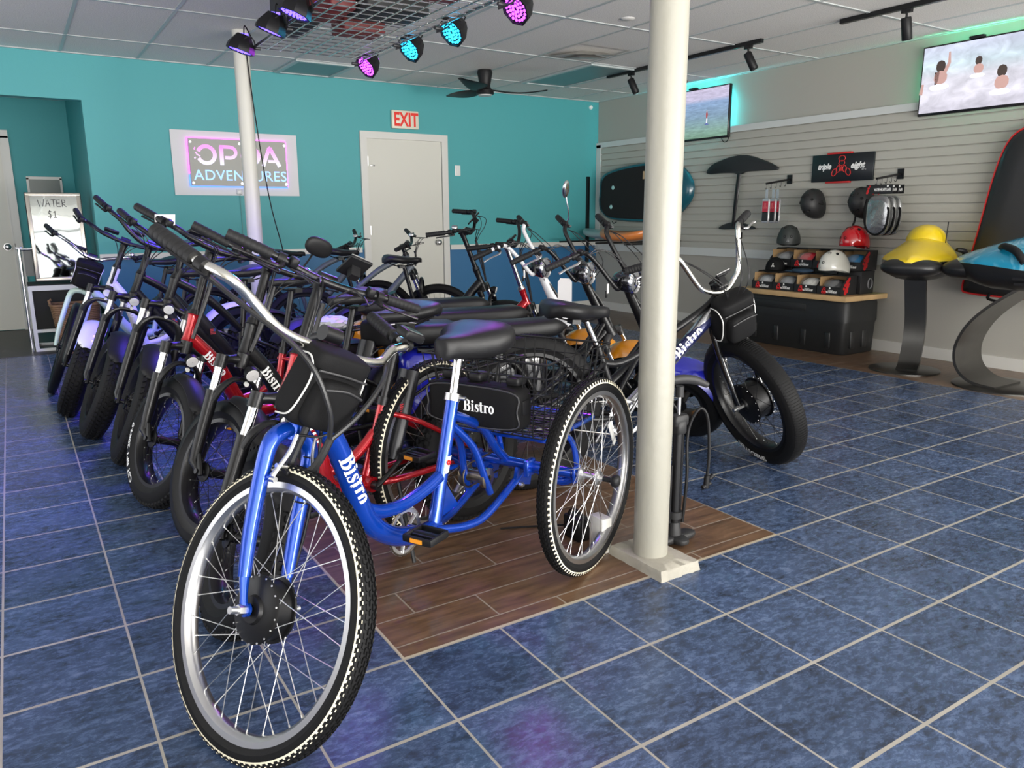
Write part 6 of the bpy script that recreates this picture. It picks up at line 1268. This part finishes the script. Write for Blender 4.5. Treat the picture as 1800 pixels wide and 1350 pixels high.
# water scooters on curved steel stands
STL = mat('burnished steel', (.12, .117, .11), .30, .9, noise=.25, bscale=30)
def bob(label, loc, hd, colm, dome=False, sc=1.0):
    M = Matrix.Rotation(radians(hd), 4, 'Z') @ Matrix.Scale(sc, 4); t = empty('water_scooter', label, 'water scooter', loc)
    LL = 1.0; n = 28
    def W(u): return .245*(min(1, (u*3.4))**.55 if u < .3 else 1)*(1-.25*max(0, u-.55)/.45) if u > 0 else .02
    def TP(u): return .03+.175*(min(1, u*1.9)**.85)*(1-.55*max(0, (u-.75)/.25)**1.2)
    def BT(u): return -.04-.105*(min(1, u*3)**.6)*(1-.35*max(0, (u-.7)/.3))
    up = []; lo = []
    for i in range(n+1):
        u = max(.004, i/n); w_ = W(u); t_ = TP(u); b_ = BT(u); xx = .5-u
        wl = .03*cos(pi*u*1.2); wl = .0+.015*sin(u*pi*2)
        up.append([V((xx, w_*cos(a), wl+(t_-wl)*(.72*sin(a)+.28*sin(a)**5))) for a in [pi*j/20 for j in range(21)]])
        lo.append([V((xx, w_*1.02*math.copysign(abs(cos(a))**.8, cos(a)), wl+(b_-wl)*sin(a)**.85)) for a in [pi*j/20 for j in range(21)]])
    def close(R): return [r+[V((r[0].x, r[-1].y*(1-k/4)+r[0].y*(k/4), r[0].z)) for k in (1, 2, 3)] for r in R]
    MB(M).rings(close(up)).obj('upper_shell', colm, t, angle=50); MB(M).rings(close(lo)).obj('lower_hull', mat('hull black', (.013, .013, .014), .38), t, angle=50)
    q = MB(M); q.sell((.360, 0, -.032), (.155, .215, .072), .9, .8, nu=36, nv=16); q.obj('nose_bumper', mat('hull black', (.013, .013, .014), .38), t)
    for s in (-1, 1):
        q = MB(M); q.tube([(.10, s*.17, .115), (.05, s*.205, .125), (-.04, s*.235, .10), (-.10, s*.240, .035)] if not dome else [(-.25, s*.20, .08), (-.30, s*.24, .07), (-.36, s*.25, .04), (-.40, s*.23, .0)], [.014, .021, .023, .02], 12, 5); q.obj('grip_handle', BLKP, t)
        q = MB(M)
        for k in (0, 1): q.box((.02-.04*k, s*.075, .155+.008*k), (.012, .055, .006), Matrix.Rotation(s*-.35, 3, 'X'))
        q.obj('air_slots', mat('vent black', (.003, .003, .003), .8), t)
        q = MB(M); q.box((.41, s*.095, .0), (.04, .07, .010), Matrix.Rotation(s*.5, 3, 'Z')); q.obj('nose_slot', mat('vent black', (.003, .003, .003), .8), t)
    if dome:
        q = MB(M); q.sell((-.10, 0, .145), (.18, .145, .135), 1, 1, nu=32, nv=16); q.obj('dome', colm, t, angle=60)
        q = MB(M); q.cyl((-.02, .15, .14), (-.02, .155, .30), .004); q.obj('antenna', BLKP, t)
        q = MB(M); q.lathe([(.016, 0), (.012, .004), (.001, .004)], (.30, 0, .085), (.5, 0, 1), 16); q.obj('cap_button', mat('cap grey', (.15, .14, .1), .4), t)
    else:
        q = MB(M); q.box((-.02, .09, .20), (.004, .07, .05)); q.obj('spec_label', PAPER, t)
        q = MB(M); q.box((-.15, .235, -.06), (.22, .012, .014)); q.box((-.15, .228, -.09), (.20, .012, .014)); q.obj('hull_grille', mat('hull dark gloss', (.02, .02, .021), .2), t)
    return t
YEL = mat('yellow gel coat', (.78, .56, .012), .32, 0, .5)
def blue_m():
    m, N, L, B = nt('marbled blue gel coat'); tc = N.new('ShaderNodeTexCoord'); n = N.new('ShaderNodeTexNoise'); n.inputs['Scale'].default_value = 3.2; n.inputs['Distortion'].default_value = 3.5; n.inputs['Detail'].default_value = 2; L.new(tc.outputs['Object'], n.inputs['Vector'])
    c = N.new('ShaderNodeValToRGB'); c.color_ramp.elements[0].position = .50; c.color_ramp.elements[0].color = (.012, .30, .50, 1); c.color_ramp.elements[1].position = .66; c.color_ramp.elements[1].color = (.20, .56, .72, 1); L.new(n.outputs['Fac'], c.inputs[0]); L.new(c.outputs[0], B.inputs['Base Color']); B.inputs['Roughness'].default_value = .2; B.inputs['Coat Weight'].default_value = .6; return m
bob('yellow and black underwater scooter with a domed top on the left curved stand', (5.12, 1.58, .845), 200, YEL, True, .98)
bob('marbled blue and black underwater scooter on the right curved stand at the photo edge', (4.92, .71, .850), 82, blue_m(), False, 1.10)
def stand(label, base, path, wdir, wd, th, R0):
    t = empty('curved_stand', label, 'stand', base); MB().lathe([(.001, .012), (R0-.004, .012), (R0, .009), (R0, 0), (.001, 0)], (0, 0, 0), (0, 0, 1), 56).obj('base_disc', STL, t)
    P = spline(path, 6); wv = V(wdir).normalized()*wd/2; q = MB(Matrix.Translation(-V(base))); R = []
    for i, p in enumerate(P):
        d = (P[min(i+1, len(P)-1)]-P[max(i-1, 0)]).normalized(); n = d.cross(wv).normalized()*th/2; R.append([p+wv+n, p-wv+n, p-wv-n, p+wv-n])
    q.rings(R); q.obj('curved_column', STL, t, angle=30); q = MB(Matrix.Translation(-V(base))); tp = P[-1]; q.box(tp+V((0, 0, .006)), (.20, .20, .012)); q.obj('cradle_plate', BLKM, t)
stand('curved steel stand with round base under the yellow underwater scooter', (5.02, 1.57, 0), [(4.93, 1.50, .012), (5.00, 1.525, .06), (5.07, 1.55, .20), (5.09, 1.56, .38), (5.06, 1.56, .56), (5.02, 1.555, .715)], (-.35, 1, 0), .15, .035, .255)
stand('wide crescent-shaped steel stand with round base under the blue underwater scooter', (5.02, .84, 0), [(5.0, .80, .014), (5.0, .97, .035), (5.0, 1.075, .12), (5.0, 1.10, .26), (5.0, 1.04, .42), (5.0, .92, .56), (5.0, .74, .70)], (1, 0, 0), .36, .020, .32)
# boards in the corner
def hboard(label, loc, L_, W_, th, m, rz=0):
    o = MB(Matrix.Rotation(rz, 4, 'Z')); R = []
    for i in range(25):
        u = i/24; s = max(.03, (1-abs(2*u-1)**2.6))**.55; hz = th*(.35+.65*s); rock = .05*(abs(2*u-1))**3
        R.append([V((W_/2*s*cos(a), (u-.5)*L_, rock+hz/2*math.copysign(abs(sin(a))**.7, sin(a)))) for a in [2*pi*j/20 for j in range(20)]])
    o.rings(R); q = o.obj('surf_board', m, angle=60); q.location = loc; return tag(q, label, 'board')
hboard('pale grey surf board lying on wall arms near the corner, behind the scooters', (5.43, 5.60, .965), 1.15, .42, .11, mat('pale grey gel coat', (.36, .44, .44), .3, 0, .3))
hboard('orange surf board lying on wall arms in front of the pale grey one', (5.02, 4.97, .965), .72, .34, .12, mat('orange gel coat', (.62, .20, .05), .3, 0, .3))
t = empty('board_rack', 'black wall-mounted rack arms carrying the grey and orange surf boards in the corner', 'rack', (WX, 5.2, .875))
for y in (5.95, 5.25, 4.75): MB().box((-.42, y-5.2, .012), (.82, .03, .02)).box((-.02, y-5.2, -.01), (.02, .05, .10)).obj('rack_arm', BLKM, t)
# ============================================================ left: cart, mirror board, basket
t = empty('utility_cart', 'white-framed cart with black panels in front of the hall opening', 'cart', (-.44, 6.62, 0)); q = MB(); X0, X1, Y0, Y1 = -.25, .28, -.19, .19
for x in (X0, X1):
    for y in (Y0, Y1): q.box((x, y, .30), (.030, .030, .60))
for z in (.015, .19, .578):
    for y in (Y0, Y1): q.box(((X0+X1)/2, y, z), (X1-X0, .028, .028 if z < .5 else .045))
    for x in (X0, X1): q.box((x, 0, z), (.028, Y1-Y0, .028))
q.obj('frame', mat('white powder coat', (.60, .62, .62), .4), t)
MB().box(((X0+X1)/2, Y0+.018, .38), (X1-X0-.03, .006, .35)).box((X1, 0, .38), (.006, .34, .35)).obj('side_panel', mat('panel black', (.008, .009, .009), .5, spec=.2), t); MB().box(((X0+X1)/2, 0, .605), (X1-X0+.02, Y1-Y0+.02, .014)).box(((X0+X1)/2, 0, .20), (X1-X0, Y1-Y0, .01)).obj('shelf', mat('panel black', (.008, .009, .009), .5, spec=.2), t)
q = MB(); q.cyl((X0-.04, Y0+.01, .0), (X0-.04, Y0+.01, .93), .014); q.cyl((X0-.04, Y0+.01, .93), (X0+.06, Y0+.01, .93), .014); q.box((X0-.04, Y0+.01, .94), (.05, .05, .02), bev=.004); q.obj('push_handle', CHR, t)
MB().box((X0+.04, Y0+.14, .80), (.10, .01, .24)).obj('back_plate', mat('panel grey dark', (.10, .11, .11), .4), t)
TT = Matrix.Rotation(radians(-4), 4, 'X')
t = empty('mirror_board', 'framed mirror board with handwritten WATER $1 standing on the cart', 'sign', (-.415, 6.40, .645)); q = MB(TT); W, H = .43, .775
for c, s in (((0, 0, .014), (W, .02, .032)), ((0, 0, H-.014), (W, .02, .032)), ((-W/2+.016, 0, H/2), (.032, .02, H-.03)), ((W/2-.016, 0, H/2), (.032, .02, H-.03))): q.box(c, s, bev=.004)
q.obj('frame', mat('champagne frame', (.62, .57, .49), .28, .6), t); MB(TT).box((0, .014, H/2), (W+.012, .014, H+.012)).obj('backing', BLKP, t)
MB(TT).box((0, -.001, H/2), (W-.05, .006, H-.05)).obj('mirror_glass', mat('mirror glass', (.30, .32, .31), .03, 1, bump=.35, bscale=5), t, flat=True)
q = MB(TT)
def hw(strokes, ox, oz, s):
    for st in strokes: vs, fs = ribbon([(ox+a*s, oz+b*s) for a, b in st], .0065); q.add([(a, -.0052, b) for a, b in vs], fs)
WA = [[[(0, 1), (.2, 0), (.38, .75), (.6, 0), (.8, 1.05)]], [[(0, 0), (.3, 1), (.55, 0)], [(.1, .4), (.5, .42)]], [[(0, .98), (.6, 1)], [(.3, 1), (.3, 0)]], [[(.45, 1), (0, .98), (.02, 0), (.5, .02)], [(0, .5), (.4, .52)]], [[(0, 0), (.03, 1), (.4, .9), (.38, .6), (.03, .5), (.5, -.02)]]]
x0 = -.125
for g, adv in zip(WA, (.95, .72, .70, .68, .6)): hw(g, x0, .655, .062); x0 += adv*.062
hw([[(.5, .85), (.2, 1), (.02, .75), (.25, .5), (.48, .3), (.28, 0), (0, .15)], [(.26, 1.15), (.24, -.15)], [(.75, .7), (.95, 1), (.93, 0)], [(.72, 0), (1.15, 0)]], -.055, .56, .058)
q.obj('handwriting', mat('marker ink', (.02, .02, .025), .5), t, flat=True)
t = empty('wicker_basket', 'brown wicker basket on the floor between the cart and the mint green bike', 'basket', (-.36, 6.20, 0)); q = MB(); n = 36; H = .44
for i in range(26):
    z = .012+H*i/26; f = .74+.26*i/26; q.tube([V((.19*f*math.copysign(abs(cos(a))**.5, cos(a))*(1+.03*((j+i) % 2)), .14*f*math.copysign(abs(sin(a))**.5, sin(a))*(1+.03*((j+i) % 2)), z)) for j, a in enumerate([2*pi*j/n for j in range(n)])], .0085, 6, closed=True)
q.obj('woven_body', mat('wicker', (.20, .115, .055), .7, noise=.5, bscale=120), t); q = MB(); q.tube([(-.19, 0, H-.01), (-.20, 0, H+.04), (-.18, 0, H+.05)], .012, 8); q.tube([V((.195*math.copysign(abs(cos(a))**.5, cos(a)), .145*math.copysign(abs(sin(a))**.5, sin(a)), H)) for a in [2*pi*j/n for j in range(n)]], .013, 8, closed=True); q.obj('rim', mat('wicker', (.2, .115, .055), .7), t)
# floor pump beside the column
PZ = Matrix.Diagonal((.9, .9, .86, 1)); 
t = empty('floor_pump', 'black floor pump with T handle and hose standing right behind the cream column', 'pump', (1.175, .16, 0)); q = MB(PZ)
q.cyl((0, 0, .04), (0, 0, .56), .019); q.obj('barrel', BLKM, t); q = MB(PZ); q.cyl((.028, .0, .05), (.028, 0, .53), .006); q.cyl((-.028, 0, .10), (-.028, .0, .36), .005); q.obj('side_tubes', BLKM, t)
q = MB(PZ); q.sell((0, 0, .028), (.115, .035, .018), .6, .7, nu=28, nv=10); q.sell((0, 0, .028), (.035, .075, .018), .6, .7, nu=24, nv=10); q.lathe([(.032, .02), (.028, .07), (.021, .10), (.001, .10)], (0, 0, 0), (0, 0, 1), 24); q.obj('foot', mat('pump grey', (.022, .022, .023), .45, spec=.3), t)
q = MB(PZ); q.box((0, 0, .555), (.075, .05, .05), bev=.01); q.box((0, 0, .525), (.05, .055, .06), bev=.01); q.obj('collar', mat('pump grey', (.022, .022, .023), .45, spec=.3), t); MB(PZ).cyl((0, 0, .57), (0, 0, .675), .007).obj('piston_rod', STEEL, t)
q = MB(PZ); q.cyl((0, 0, .655), (0, 0, .70), .017); q.tube([(-.135, .02, .700), (-.07, .01, .722), (0, 0, .728), (.07, -.01, .718), (.135, -.02, .690)], [.012, .019, .020, .019, .012], 12, 5, flat=(.6, 1)); q.obj('handle', mat('pump grey', (.022, .022, .023), .45, spec=.3), t)
q = MB(PZ); q.tube([(.025, -.02, .10), (.03, -.03, .30), (.035, -.02, .50), (.07, -.04, .60), (.11, -.05, .56), (.13, -.05, .40), (.125, -.05, .29)], .0065, 8, 6); q.obj('hose', BLKP, t); q = MB(PZ); q.cyl((.125, -.05, .30), (.122, -.05, .245), .012); q.cyl((.10, -.05, .25), (.145, -.05, .262), .009); q.cyl((.135, -.055, .285), (.150, -.06, .30), .010); q.obj('pump_head', BLKP, t)
q = MB(PZ); q.cyl((-.0, .0, .12), (0, 0, .15), .030); q.box((-.02, .02, .135), (.05, .02, .03), bev=.004); q.obj('gauge_clamp', mat('pump grey', (.022, .022, .023), .45, spec=.3), t)
o = MB().tube([(.88, .29, .10), (.86, .35, .14), (.88, .42, .10), (.93, .46, .03), (.86, .55, .006), (.70, .62, .006)], .004, 6, 6).obj('charger_cord', BLKP); tag(o, 'black cord looping from the outlet box at the foot of the column', 'cord')  # the charger's cord, running from the outlet box across the floor
o = MB().box((.905, .40, .045), (.06, .10, .09), bev=.008).obj('charger_brick', BLKP); tag(o, 'small black charger block on the floor behind the column foot', 'charger')
